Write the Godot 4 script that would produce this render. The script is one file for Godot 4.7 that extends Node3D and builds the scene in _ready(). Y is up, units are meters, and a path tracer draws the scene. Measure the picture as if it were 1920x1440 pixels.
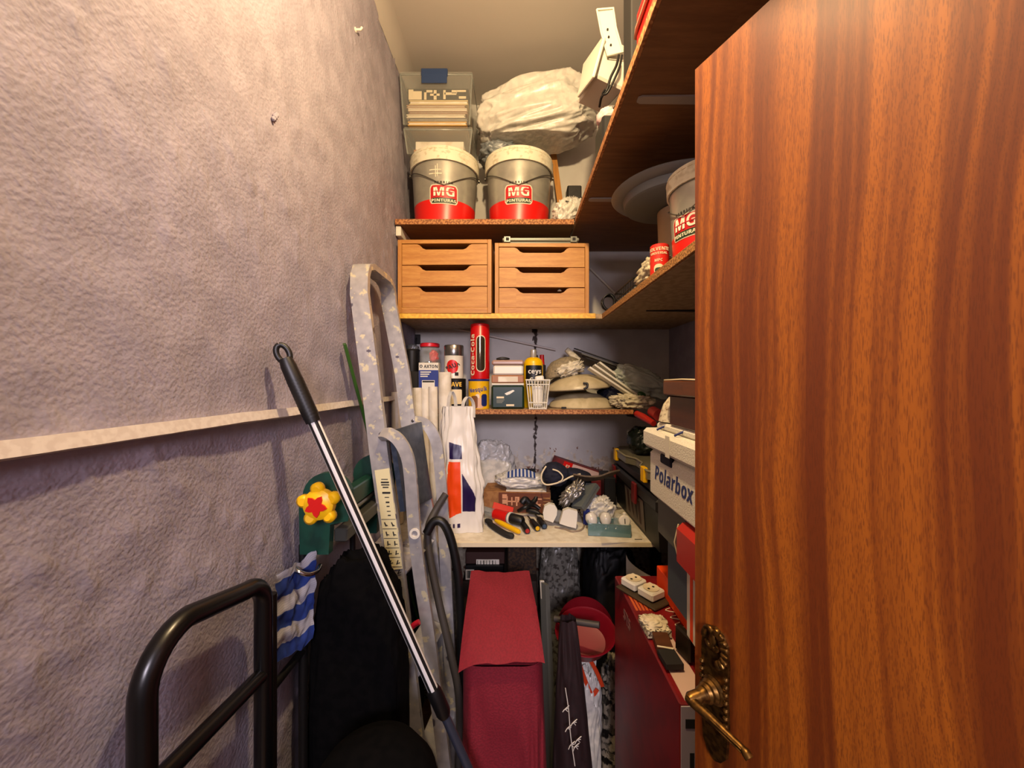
extends Node3D
# A narrow store room seen from its doorway. Depth D is metres in front of the camera (world z = -D).
const F := 720.0
const CX := 968.0
const CY := 716.0
const EYE := 1.53
const WL := -0.49      # left wall
const WR := 0.74       # right wall
const DB := 1.86       # back wall
const DF := -0.2       # wall with the doorway
const CEIL := 2.87
const Y1 := 2.182      # shelf tops
const Y2 := 1.804
const Y3 := 1.418
const YB := 0.978      # bench top
var names = {}
var M = {}
var bold: SystemFont

func _ready():
	# ---- camera, environment, lights
	var cam = Camera3D.new(); cam.name = "camera"; add_child(cam)
	cam.position = Vector3(0, EYE, 0)
	cam.projection = Camera3D.PROJECTION_FRUSTUM
	cam.near = 0.05; cam.far = 30.0; cam.size = 0.05 * 1440.0 / F
	cam.frustum_offset = Vector2((960.0 - CX) / F * 0.05, (CY - 720.0) / F * 0.05)
	cam.current = true
	var env = Environment.new()
	env.background_mode = Environment.BG_COLOR; env.background_color = Color(0, 0, 0)
	env.tonemap_mode = Environment.TONE_MAPPER_LINEAR
	env.tonemap_exposure = 1.8
	env.sdfgi_enabled = true; env.ssao_enabled = true; env.ssil_enabled = true
	var we = WorldEnvironment.new(); we.name = "world_environment"; we.environment = env; add_child(we)
	var hall = AreaLight3D.new(); hall.name = "hall_light"; add_child(hall)
	hall.area_size = Vector2(0.5, 0.5); hall.position = Vector3(0.15, 2.15, 1.553)
	hall.light_color = Color(0.98, 0.93, 0.99); hall.light_energy = 3.0; hall.area_range = 12.0; hall.shadow_enabled = true
	# ---- materials, then the place
	bold = SystemFont.new(); bold.font_names = PackedStringArray(["Droid Sans"]); bold.font_weight = 700
	materials()
	room()
	lamp()
	door()
	shelves()
	top_shelf()
	right_top_shelf()
	drawers()
	right_shelf()
	third_shelf()
	bench_back()
	bench_front()
	right_stack()
	ladder_and_pole()
	left_things()
	floor_things()

# ---------------------------------------------------------------- geometry helpers
func at(px: float, py: float, d: float) -> Vector3:
	return Vector3((px - CX) / F * d, EYE + (CY - py) / F * d, -d)
func xw(px: float, d: float) -> float: return (px - CX) / F * d
func yw(py: float, d: float) -> float: return EYE + (CY - py) / F * d
func S() -> SurfaceTool:
	var st = SurfaceTool.new(); st.begin(Mesh.PRIMITIVE_TRIANGLES); return st
func poly(st: SurfaceTool, pts: Array, out: Vector3):
	# flat convex polygon, wound so that it faces out
	var n: Vector3 = (pts[1] - pts[0]).cross(pts[2] - pts[0])
	var p = pts.duplicate()
	if n.dot(out) > 0: p.reverse()
	st.set_smooth_group(-1)
	for i in range(1, p.size() - 1):
		for k in [0, i, i + 1]:
			st.set_uv(Vector2(p[k].x, p[k].y)); st.add_vertex(p[k])
func quad_uv(st: SurfaceTool, a: Vector3, b: Vector3, c: Vector3, d: Vector3):
	# a top-left, b top-right, c bottom-right, d bottom-left as seen from the front
	st.set_smooth_group(-1)
	var v = [a, b, c, a, c, d]; var t = [Vector2(0, 0), Vector2(1, 0), Vector2(1, 1), Vector2(0, 0), Vector2(1, 1), Vector2(0, 1)]
	for i in 6:
		st.set_uv(t[i]); st.add_vertex(v[i])
func box(st: SurfaceTool, c: Vector3, s: Vector3, bev := 0.002, b := Basis()):
	var h = s / 2.0; bev = min(bev, min(h.x, min(h.y, h.z)) * 0.6)
	var g = h - Vector3.ONE * bev
	var xf = Transform3D(b, c)
	for ax in 3:
		var u = (ax + 1) % 3; var v = (ax + 2) % 3
		for sg in [-1.0, 1.0]:
			var q = []
			for e in [[-1, -1], [1, -1], [1, 1], [-1, 1]]:
				var p = Vector3(); p[ax] = sg * h[ax]; p[u] = e[0] * g[u]; p[v] = e[1] * g[v]; q.append(xf * p)
			var o = Vector3(); o[ax] = sg
			poly(st, q, b * o)
		for su in [-1.0, 1.0]:
			for sv in [-1.0, 1.0]:
				var q = []
				for e in [[-1, 0], [1, 0], [1, 1], [-1, 1]]:
					var p = Vector3(); p[ax] = e[0] * g[ax]
					p[u] = su * (h[u] if e[1] == 0 else g[u]); p[v] = sv * (g[v] if e[1] == 0 else h[v]); q.append(xf * p)
				var o = Vector3(); o[u] = su; o[v] = sv
				poly(st, q, b * o)
	for sx in [-1.0, 1.0]:
		for sy in [-1.0, 1.0]:
			for sz in [-1.0, 1.0]:
				var q = [xf * Vector3(sx * h.x, sy * g.y, sz * g.z), xf * Vector3(sx * g.x, sy * h.y, sz * g.z), xf * Vector3(sx * g.x, sy * g.y, sz * h.z)]
				poly(st, q, b * Vector3(sx, sy, sz))
func pbox(st: SurfaceTool, x0: float, y0: float, x1: float, y1: float, d: float, depth: float, bev := 0.002):
	# box whose front face fills the given rectangle of the photograph at depth d
	var a = at(x0, y1, d); var b = at(x1, y0, d)
	box(st, Vector3((a.x + b.x) / 2, (a.y + b.y) / 2, -d - depth / 2), Vector3(b.x - a.x, b.y - a.y, depth), bev)
func wbox(st: SurfaceTool, x0: float, x1: float, y0: float, y1: float, d0: float, d1: float, bev := 0.002):
	box(st, Vector3((x0 + x1) / 2, (y0 + y1) / 2, -(d0 + d1) / 2), Vector3(x1 - x0, y1 - y0, d1 - d0), bev)
func grid(st: SurfaceTool, nu: int, nv: int, f: Callable, g := 0):
	st.set_smooth_group(g)
	var rows = []
	for j in nv + 1:
		var r = PackedVector3Array()
		for i in nu + 1: r.append(f.call(float(i) / nu, float(j) / nv))
		rows.append(r)
	for j in nv:
		for i in nu:
			for k in [[0, 0], [1, 1], [1, 0], [0, 0], [0, 1], [1, 1]]:
				st.set_uv(Vector2(float(i + k[0]) / nu, 1.0 - float(j + k[1]) / nv)); st.add_vertex(rows[j + k[1]][i + k[0]])
func lathe(st: SurfaceTool, prof: Array, c: Vector3, b := Basis(), seg := 32):
	# profile of Vector2(radius, height) from the bottom up; sharp corners stay sharp
	var g = 1
	for j in prof.size() - 1:
		if j > 0:
			var t0: Vector2 = (prof[j] - prof[j - 1]).normalized(); var t1: Vector2 = (prof[j + 1] - prof[j]).normalized()
			if t0.dot(t1) < 0.8: g = 3 - g
		st.set_smooth_group(g)
		for i in seg:
			var v = []
			for k in [[0, 0], [1, 1], [1, 0], [0, 0], [0, 1], [1, 1]]:
				var a = TAU * ((i + k[0]) % seg) / seg; var p: Vector2 = prof[j + k[1]]
				v.append(c + b * Vector3(p.x * cos(a), p.y, -p.x * sin(a)))
			for t in 2:
				if prof[j + (0 if t == 0 else 1)].x < 1e-6 and false: continue
				for k in 3:
					var q: Array = [[0, 0], [1, 1], [1, 0], [0, 0], [0, 1], [1, 1]][t * 3 + k]
					st.set_uv(Vector2(float(i + q[0]) / seg, 1.0 - float(j + q[1]) / (prof.size() - 1))); st.add_vertex(v[t * 3 + k])
func smooth(pts: Array, n := 6) -> Array:
	var r = []
	for i in pts.size() - 1:
		var p0 = pts[max(i - 1, 0)]; var p3 = pts[min(i + 2, pts.size() - 1)]
		for k in n: r.append(pts[i].cubic_interpolate(pts[i + 1], p0, p3, float(k) / n))
	r.append(pts[-1]); return r
func tube(st: SurfaceTool, pts: Array, r, seg := 10, cap := true, stripe := []):
	var n = pts.size(); var rings = []
	var T0: Vector3 = (pts[1] - pts[0]).normalized()
	var N: Vector3 = T0.cross(Vector3.UP if abs(T0.y) < 0.9 else Vector3.RIGHT).normalized()
	for i in n:
		var T: Vector3 = (pts[min(i + 1, n - 1)] - pts[max(i - 1, 0)]).normalized()
		N = (N - T * N.dot(T)).normalized()
		var B = T.cross(N); var rr: float = r[i] if r is Array else r
		var ring = []
		for k in seg: ring.append(pts[i] + (N * cos(TAU * k / seg) + B * sin(TAU * k / seg)) * rr)
		rings.append(ring)
	for i in n - 1:
		for k in seg:
			st.set_smooth_group(1)
			if stripe: st.set_color(stripe[k % stripe.size()])
			var k1 = (k + 1) % seg
			for q in [[i, k, 0, 0], [i + 1, k1, 1, 1], [i, k1, 1, 0], [i, k, 0, 0], [i + 1, k, 0, 1], [i + 1, k1, 1, 1]]:
				st.set_uv(Vector2(float(k + q[2]) / seg, float(i + q[3]) / (n - 1))); st.add_vertex(rings[q[0]][q[1]])
	if cap:
		poly(st, rings[0], pts[0] - pts[1]); poly(st, rings[-1], pts[-1] - pts[-2])
func bar(st: SurfaceTool, pts: Array, wide: Vector3, w: float, t: float):
	# flat bar of width w (along wide) and thickness t swept along pts
	var rings = []; var n = pts.size()
	for i in n:
		var T: Vector3 = (pts[min(i + 1, n - 1)] - pts[max(i - 1, 0)]).normalized()
		var W = (wide - T * wide.dot(T)).normalized(); var N = T.cross(W)
		var a = W * w / 2; var b = N * t / 2
		rings.append([pts[i] + a + b, pts[i] - a + b, pts[i] - a - b, pts[i] + a - b])
	for i in n - 1:
		for k in 4:
			st.set_smooth_group(1 + k)
			var k1 = (k + 1) % 4
			for q in [[i, k], [i + 1, k1], [i, k1], [i, k], [i + 1, k], [i + 1, k1]]:
				st.set_uv(Vector2(float(q[1]) / 4, float(q[0]) / n)); st.add_vertex(rings[q[0]][q[1]])
	poly(st, rings[0], pts[0] - pts[1]); poly(st, rings[-1], pts[-1] - pts[-2])
func prism(st: SurfaceTool, pg: PackedVector2Array, xf: Transform3D, depth: float):
	# outline in the local xy plane, front face at z = 0, going back by depth
	if Geometry2D.is_polygon_clockwise(pg): pg.reverse()
	var idx = Geometry2D.triangulate_polygon(pg)
	for t in range(0, idx.size(), 3):
		for z in [0.0, -depth]:
			var q = []
			for k in 3: q.append(xf * Vector3(pg[idx[t + k]].x, pg[idx[t + k]].y, z))
			poly(st, q, xf.basis * Vector3(0, 0, 1 if z == 0.0 else -1))
	for i in pg.size():
		var a = pg[i]; var b = pg[(i + 1) % pg.size()]; var e = b - a
		poly(st, [xf * Vector3(a.x, a.y, 0), xf * Vector3(b.x, b.y, 0), xf * Vector3(b.x, b.y, -depth), xf * Vector3(a.x, a.y, -depth)], xf.basis * Vector3(e.y, -e.x, 0))
func pprism(st: SurfaceTool, px: Array, d: float, depth: float):
	# outline traced at depth d, given real thickness
	var pg = PackedVector2Array()
	for p in px: pg.append(Vector2(xw(p[0], d), yw(p[1], d)))
	prism(st, pg, Transform3D(Basis(), Vector3(0, 0, -d)), depth)
func noise(sd: int, fr: float, ridged := false, oct := 3) -> FastNoiseLite:
	var n = FastNoiseLite.new(); n.seed = sd; n.frequency = fr; n.noise_type = FastNoiseLite.TYPE_SIMPLEX
	n.fractal_type = FastNoiseLite.FRACTAL_RIDGED if ridged else FastNoiseLite.FRACTAL_FBM; n.fractal_octaves = oct
	return n
func blob(st: SurfaceTool, c: Vector3, r: Vector3, sd: int, amp := 0.12, fr := 1.3, b := Basis(), ex := 0.8, low := -99.0, nu := 72, nv := 44, fold := Vector3.ONE):
	# crumpled bag: rounded box-like body with creases; never below the height low
	var n1 = noise(sd, fr, true, 3); var n2 = noise(sd + 7, fr * 0.6)
	grid(st, nu, nv, func(u, v):
		var a: float = TAU * fmod(u, 1.0); var e: float = PI * (v - 0.5)
		var d = Vector3(cos(e) * cos(a), sin(e), -cos(e) * sin(a))
		var q = Vector3(sign(d.x) * pow(abs(d.x), ex), sign(d.y) * pow(abs(d.y), ex), sign(d.z) * pow(abs(d.z), ex))
		var k: float = 1.0 + amp * (n1.get_noise_3dv(d * fold * 1.7) - 0.35) + amp * 1.1 * n2.get_noise_3dv(d * 1.5)
		var p: Vector3 = c + b * (q * r * k)
		p.y = max(p.y, low + 0.0005 * (d.y + 1.0)); return p)

# ---------------------------------------------------------------- objects
func numbered(called: String) -> String:
	if not names.has(called): names[called] = 0; return called
	names[called] += 1; return "%s_%03d" % [called, names[called]]
func T(called: String, label: String, category: String, base: Vector3, group := "") -> Node3D:
	var o = Node3D.new(); o.name = numbered(called); add_child(o); o.position = base
	o.set_meta("label", label); o.set_meta("category", category)
	if group: o.set_meta("group", group)
	return o
func P(parent: Node3D, called: String, st: SurfaceTool, m: Material, label := "") -> MeshInstance3D:
	# a part, its shape given in world coordinates
	st.generate_normals(); var o = MeshInstance3D.new(); o.name = called; o.mesh = st.commit(); o.material_override = m
	parent.add_child(o, true)
	var p = parent; var off = Vector3()
	while p != self: off += p.position; p = p.get_parent()
	o.position = -off
	if label: o.set_meta("label", label)
	return o
func O(called: String, label: String, category: String, st: SurfaceTool, m: Material, group := "") -> MeshInstance3D:
	# a thing that is one mesh, its origin moved to its base
	st.generate_normals(); var raw = st.commit(); var bb = raw.get_aabb()
	var base = Vector3(bb.get_center().x, bb.position.y, bb.get_center().z)
	var s2 = SurfaceTool.new(); s2.append_from(raw, 0, Transform3D(Basis(), -base))
	var o = MeshInstance3D.new(); o.name = numbered(called); o.mesh = s2.commit(); o.material_override = m; add_child(o); o.position = base
	o.set_meta("label", label); o.set_meta("category", category)
	if group: o.set_meta("group", group)
	return o
func W(called: String, st: SurfaceTool, m: Material, parent: Node3D = null) -> MeshInstance3D:
	# a piece of the setting
	st.generate_normals(); var o = MeshInstance3D.new(); o.name = called; o.mesh = st.commit(); o.material_override = m
	if parent: parent.add_child(o, true)
	else: add_child(o); o.set_meta("kind", "structure")
	return o
func text(parent: Node3D, s: String, h: float, xf: Transform3D, m: Material, bend := 0.0, called := "lettering", wide := 1.0) -> MeshInstance3D:
	# raised print: h is the height of a capital; xf in world coordinates, z towards the reader
	var tm = TextMesh.new(); tm.text = s; tm.font = bold; tm.font_size = 32; tm.pixel_size = h / 23.0; tm.depth = 0.0006; tm.curve_step = 2.0
	var ar = tm.get_mesh_arrays(); var v: PackedVector3Array = ar[Mesh.ARRAY_VERTEX]
	var am = ArrayMesh.new()
	for i in v.size():
		var p = v[i]; p.x *= wide
		if bend > 0.0: p = Vector3(sin(p.x / bend) * (bend + p.z), p.y, cos(p.x / bend) * (bend + p.z) - bend)
		v[i] = xf * p
	ar[Mesh.ARRAY_VERTEX] = v
	var nn: PackedVector3Array = ar[Mesh.ARRAY_NORMAL]
	for i in nn.size(): nn[i] = (xf.basis * nn[i]).normalized()
	ar[Mesh.ARRAY_NORMAL] = nn
	am.add_surface_from_arrays(Mesh.PRIMITIVE_TRIANGLES, ar)
	var o = MeshInstance3D.new(); o.name = called; o.mesh = am; o.material_override = m; parent.add_child(o, true)
	var p2 = parent; var off = Vector3()
	while p2 != self: off += p2.position; p2 = p2.get_parent()
	o.position = -off
	return o
func patch(st: SurfaceTool, c: Vector3, rad: Callable, ang: float, w: float, y0: float, y1: float, lift := 0.0006, rc := 0.0):
	# rounded label on a round body: rad(y) gives the body's radius at height y over c
	grid(st, 20, 8, func(u, v):
		var k = 0.0; var e: float = min(u, 1.0 - u) * w
		if e < rc: k = rc - sqrt(max(rc * rc - (rc - e) * (rc - e), 0.0))
		var y: float = lerp(y0 + k, y1 - k, v); var r: float = rad.call(y) + lift
		var a: float = ang + (u - 0.5) * w / r
		return c + Vector3(sin(a) * r, y, cos(a) * r))

# ---------------------------------------------------------------- materials
func mat(c: Color, rough := 0.6, metal := 0.0) -> StandardMaterial3D:
	var m = StandardMaterial3D.new(); m.albedo_color = c; m.roughness = rough; m.metallic = metal; return m
func glass(c: Color, alpha: float, rough := 0.05) -> StandardMaterial3D:
	var m = mat(Color(c.r, c.g, c.b, alpha), rough); m.transparency = BaseMaterial3D.TRANSPARENCY_ALPHA; m.cull_mode = BaseMaterial3D.CULL_DISABLED; return m
func tex(w: int, h: int, f: Callable) -> ImageTexture:
	var im = Image.create(w, h, false, Image.FORMAT_RGB8)
	for y in h:
		for x in w: im.set_pixel(x, y, f.call(x, y))
	im.generate_mipmaps()
	return ImageTexture.create_from_image(im)
func noisy(a: Color, b: Color, fr: float, sd: int, rough := 0.6, scale := 3.0, lo := 0.3, hi := 0.7, metal := 0.0, stretch := Vector3.ONE, bump := 0.0) -> StandardMaterial3D:
	# two tones of one material mixed by noise, laid on from all sides
	var n = noise(sd, fr, false, 4); n.domain_warp_enabled = false
	var im = n.get_seamless_image(256, 256)
	var t = tex(256, 256, func(x, y): return a.lerp(b, smoothstep(lo, hi, im.get_pixel(x, y).r)))
	var m = mat(Color.WHITE, rough, metal); m.albedo_texture = t; m.uv1_triplanar = true; m.uv1_world_triplanar = true; m.uv1_scale = stretch * scale
	if bump > 0.0:
		var bm: Image = im.duplicate(); bm.bump_map_to_normal_map(bump * 10.0); bm.generate_mipmaps()
		m.normal_enabled = true; m.normal_texture = ImageTexture.create_from_image(bm); m.normal_scale = bump
	return m
func wood(a: Color, b: Color, sd: int, rough: float, vertical: bool) -> StandardMaterial3D:
	var n = noise(sd, 0.011, false, 4); var n2 = noise(sd + 3, 0.05, false, 2)
	var t = tex(384, 384, func(x, y):
		var p = Vector2(x, y) if vertical else Vector2(y, x)
		var k = 0.5 + 0.55 * n.get_noise_2d(p.x * 4.0 + 6.0 * n2.get_noise_2d(p.x * 0.1, p.y * 0.12), p.y * 0.35) + 0.25 * n2.get_noise_2d(p.x * 7.0, p.y * 0.6)
		return a.lerp(b, clampf(k, 0, 1)))
	var m = mat(Color.WHITE, rough); m.albedo_texture = t; m.uv1_triplanar = true; m.uv1_world_triplanar = true; m.uv1_scale = Vector3.ONE * 2.6
	return m
func materials():
	M.white = mat(Color(0.86, 0.84, 0.79), 0.5)
	M.plastic_white = mat(Color(0.85, 0.83, 0.77), 0.35)
	M.black = mat(Color(0.035, 0.035, 0.04), 0.45)
	M.black_matt = noisy(Color(0.03, 0.03, 0.033), Color(0.045, 0.043, 0.045), 0.03, 3, 0.95, 4.0); M.black_matt.metallic_specular = 0.15
	M.dark = mat(Color(0.09, 0.075, 0.07), 0.7)
	M.ink = mat(Color(0.08, 0.07, 0.07), 0.7)
	M.red = mat(Color(0.78, 0.08, 0.06), 0.4)
	M.bucket_red = mat(Color(0.85, 0.10, 0.07), 0.35)
	M.badge_red = mat(Color(0.72, 0.07, 0.10), 0.45)
	M.badge_green = mat(Color(0.07, 0.20, 0.11), 0.45)
	M.silver = noisy(Color(0.58, 0.57, 0.54), Color(0.66, 0.65, 0.61), 0.02, 5, 0.32, 2.0, 0.2, 0.8, 0.35)
	M.lid = noisy(Color(0.88, 0.86, 0.78), Color(0.74, 0.70, 0.60), 0.035, 6, 0.45, 3.0, 0.55, 0.85)
	M.wire = mat(Color(0.42, 0.41, 0.39), 0.35, 0.9)
	M.chrome = mat(Color(0.75, 0.75, 0.76), 0.18, 1.0)
	M.bag = noisy(Color(0.84, 0.82, 0.78), Color(0.76, 0.75, 0.72), 0.03, 8, 0.32, 3.0, 0.3, 0.7, 0.0, Vector3.ONE, 0.25); M.bag.backlight = Color(0.25, 0.25, 0.24)
	M.bag_grey = noisy(Color(0.50, 0.52, 0.53), Color(0.38, 0.40, 0.42), 0.03, 9, 0.35, 3.0)
	M.clear = glass(Color(0.86, 0.87, 0.84), 0.13, 0.1)
	M.clear_grey = glass(Color(0.62, 0.64, 0.62), 0.4, 0.2)
	M.glass = glass(Color(0.9, 0.93, 0.92), 0.15, 0.02)
	M.cream = mat(Color(0.85, 0.79, 0.66), 0.6)
	M.paper = noisy(Color(0.87, 0.84, 0.78), Color(0.80, 0.76, 0.68), 0.02, 11, 0.75, 2.0)
	M.pine = wood(Color(0.76, 0.55, 0.27), Color(0.66, 0.43, 0.18), 21, 0.5, false)
	M.pine_edge = wood(Color(0.74, 0.52, 0.26), Color(0.66, 0.44, 0.19), 23, 0.5, true)
	M.shelf = wood(Color(0.50, 0.34, 0.20), Color(0.42, 0.27, 0.15), 31, 0.55, false)
	M.shelf_light = noisy(Color(0.66, 0.56, 0.42), Color(0.58, 0.48, 0.35), 0.04, 33, 0.6, 3.0)
	M.edge = noisy(Color(0.72, 0.50, 0.30), Color(0.50, 0.30, 0.16), 0.05, 34, 0.7, 6.0)
	M.yellow_edge = noisy(Color(0.90, 0.72, 0.25), Color(0.83, 0.62, 0.20), 0.04, 35, 0.5, 5.0)
	M.metal_grey = mat(Color(0.62, 0.58, 0.55), 0.5, 0.1)
	M.brass = noisy(Color(0.52, 0.38, 0.18), Color(0.30, 0.21, 0.10), 0.05, 41, 0.34, 6.0, 0.3, 0.7, 0.9)
	M.cardboard = noisy(Color(0.62, 0.44, 0.26), Color(0.55, 0.37, 0.21), 0.04, 43, 0.85, 3.0)
	M.yellow = mat(Color(0.93, 0.72, 0.04), 0.4)
	M.navy = noisy(Color(0.035, 0.045, 0.12), Color(0.06, 0.07, 0.16), 0.06, 45, 0.85, 5.0)
	M.green_dark = noisy(Color(0.02, 0.19, 0.15), Color(0.03, 0.23, 0.18), 0.03, 46, 0.45, 2.0)
	M.orange = mat(Color(0.93, 0.27, 0.03), 0.5)
	M.ivory_glass = noisy(Color(0.74, 0.68, 0.54), Color(0.66, 0.60, 0.46), 0.02, 47, 0.35, 3.0)
	M.rag = noisy(Color(0.82, 0.78, 0.68), Color(0.70, 0.66, 0.56), 0.04, 48, 0.9, 5.0, 0.3, 0.7, 0.0, Vector3.ONE, 0.4)
	M.foam = noisy(Color(0.88, 0.87, 0.83), Color(0.82, 0.80, 0.75), 0.12, 49, 0.8, 6.0, 0.3, 0.7, 0.0, Vector3.ONE, 0.25)
	M.blue = mat(Color(0.05, 0.12, 0.42), 0.5)
	M.grey = mat(Color(0.38, 0.38, 0.36), 0.5)
	M.maroon = noisy(Color(0.52, 0.08, 0.15), Color(0.46, 0.07, 0.13), 0.08, 50, 0.8, 6.0, 0.3, 0.7, 0.0, Vector3.ONE, 0.3)

# ---------------------------------------------------------------- the room
func room():
	var wm = noisy(Color(0.585, 0.56, 0.61), Color(0.545, 0.52, 0.57), 0.02, 61, 0.75, 1.7, 0.25, 0.75)
	var im = noise(62, 0.10, false, 3).get_seamless_image(512, 512)
	im.bump_map_to_normal_map(4.0); im.generate_mipmaps()
	wm.normal_enabled = true; wm.normal_texture = ImageTexture.create_from_image(im); wm.normal_scale = 0.22
	# left wall: hand-trowelled plaster, real lumps and pits
	var n1 = noise(63, 9.0, false, 3); var n2 = noise(64, 45.0, false, 2); var n3 = noise(65, 2.2, false, 2); var n4 = noise(66, 13.0, false, 2)
	var st = S()
	grid(st, 260, 300, func(u, v):
		var d: float = DB + 0.02 - u * (DB + 0.02 - DF); var y: float = v * CEIL
		var rough: float = clampf(0.55 + 1.4 * n3.get_noise_2d(d, y + 9.0), 0.15, 1.2)
		var x: float = 0.0016 * n1.get_noise_2d(d, y) + 0.0005 * rough * n2.get_noise_2d(d * 1.0, y * 1.3) + 0.004 * n3.get_noise_2d(d + 4.0, y)
		var k: float = n4.get_noise_2d(d * 1.4, y * 0.8); x += 0.007 * max(0.0, k - 0.42) * rough
		return Vector3(WL + x, y, -d))
	wbox(st, WL - 0.12, WL - 0.02, 0, CEIL, DF, DB + 0.1, 0.0)
	W("wall_left", st, wm)
	st = S(); wbox(st, WR, WR + 0.1, 0, CEIL, DF, DB + 0.1, 0.0); W("wall_right", st, wm)
	# back wall, its paint run and flaked down to an older flowered wall covering
	st = S()
	quad_uv(st, Vector3(WL, CEIL, -DB), Vector3(WR, CEIL, -DB), Vector3(WR, 0, -DB), Vector3(WL, 0, -DB))
	wbox(st, WL, WR, 0, CEIL, DB + 0.002, DB + 0.1, 0.0)
	W("wall_back", st, back_wall_paint())
	st = S(); wbox(st, WL - 0.1, WR + 0.1, CEIL, CEIL + 0.1, DF - 0.1, DB + 0.1, 0.0)
	# soft hand-made cove between ceiling and left wall
	grid(st, 12, 30, func(u, v):
		var a: float = u * PI / 2; var r = 0.05; var d: float = v * (DB - DF) + DF
		return Vector3(WL + r - r * cos(a), CEIL - r + r * sin(a), -d), 5)
	W("ceiling", st, mat(Color(0.70, 0.67, 0.64), 0.8))
	# floor of fired tiles
	st = S(); wbox(st, -1.4, 1.6, -0.1, -0.004, -1.6, DB + 0.1, 0.0)
	var fl = W("floor", st, mat(Color(0.42, 0.37, 0.30), 0.8))
	var tms = [noisy(Color(0.62, 0.49, 0.34), Color(0.55, 0.42, 0.28), 0.02, 71, 0.4, 3.0), noisy(Color(0.58, 0.46, 0.32), Color(0.64, 0.52, 0.37), 0.02, 72, 0.4, 3.0)]
	for i in 4:
		for j in 6:
			st = S(); wbox(st, WL + 0.003 + i * 0.3075, WL + 0.3045 + i * 0.3075, -0.004, 0.0, -0.2 + 0.003 + j * 0.3435, -0.2 + 0.34 + j * 0.3435, 0.001)
			W("tile", st, tms[(i * 3 + j) % 2], fl)
	# wall with the doorway the picture is taken from, and the hall beyond it
	st = S()
	wbox(st, -1.4, -0.30, 0, CEIL, DF - 0.1, DF, 0.0); wbox(st, 0.62, 1.6, 0, CEIL, DF - 0.1, DF, 0.0); wbox(st, -0.30, 0.62, 2.05, CEIL, DF - 0.1, DF, 0.0)
	W("wall_doorway", st, wm)
	st = S(); wbox(st, -1.5, 1.7, 0, CEIL, -1.7, -1.6, 0.0); wbox(st, -1.5, -1.4, 0, CEIL, -1.6, DF - 0.1, 0.0); wbox(st, 1.6, 1.7, 0, CEIL, -1.6, DF - 0.1, 0.0)
	W("wall_hall", st, mat(Color(0.72, 0.71, 0.74), 0.8))
	st = S(); wbox(st, -1.5, 1.7, CEIL, CEIL + 0.1, -1.7, DF - 0.1, 0.0); W("ceiling_hall", st, mat(Color(0.75, 0.74, 0.76), 0.8))
	var hl = T("hall_lamp", "square white wall lamp in the hall outside the doorway", "lamp", Vector3(0.15, 1.9, 1.595))
	st = S(); box(st, Vector3(0.15, 2.15, 1.58), Vector3(0.52, 0.52, 0.03), 0.01); P(hl, "housing", st, M.plastic_white)
	var em = mat(Color(0.9, 0.9, 0.95), 0.5); em.emission_enabled = true; em.emission = Color(0.85, 0.86, 1.0); em.emission_energy_multiplier = 1.0
	st = S(); box(st, Vector3(0.15, 2.15, 1.56), Vector3(0.48, 0.48, 0.01), 0.004); P(hl, "diffuser", st, em)
	# dado ledge along the left wall
	var n5 = noise(67, 14.0)
	st = S()
	var rp = []
	for k in 121:
		var d = DF + (DB - DF) * k / 120.0
		rp.append(Vector3(WL + 0.008 + 0.0012 * n5.get_noise_1d(d * 0.5), yw(746.0, 1.55) + 0.0010 * n5.get_noise_1d(d * 0.4 + 20.0), -d))
	bar(st, rp, Vector3(1, 0.25, 0), 0.026, 0.017)
	W("trim_1", st, noisy(Color(0.80, 0.77, 0.74), Color(0.75, 0.71, 0.68), 0.05, 68, 0.7, 5.0))
	# small bits on the walls
	st = S(); var hk = at(681, 56, 1.165)
	tube(st, [Vector3(WL, hk.y, hk.z), Vector3(WL + 0.018, hk.y + 0.001, hk.z), Vector3(WL + 0.022, hk.y + 0.008, hk.z)], 0.0035, 8)
	lathe(st, [Vector2(0, 0), Vector2(0.007, 0), Vector2(0.007, 0.006), Vector2(0, 0.008)], Vector3(WL - 0.002, hk.y, hk.z), Basis(Vector3(0, 0, 1), -PI / 2), 12)
	O("wall_hook", "small white painted hook high on the left wall near the ceiling", "hook", st, M.white)
	st = S()
	for q in [[0.0, 0.0, 0.006], [0.005, -0.008, 0.005], [-0.004, 0.006, 0.005]]:
		blob(st, Vector3(WL + 0.003, yw(222, 0.78) + q[1], -0.775 + q[0]), Vector3(0.005, q[2], q[2] * 0.8), 5, 0.3, 1.3, Basis(), 1.0, -99.0, 16, 10)
	O("wall_plug", "lump of filler round an old plug hole on the left wall", "plug", st, wm)

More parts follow.
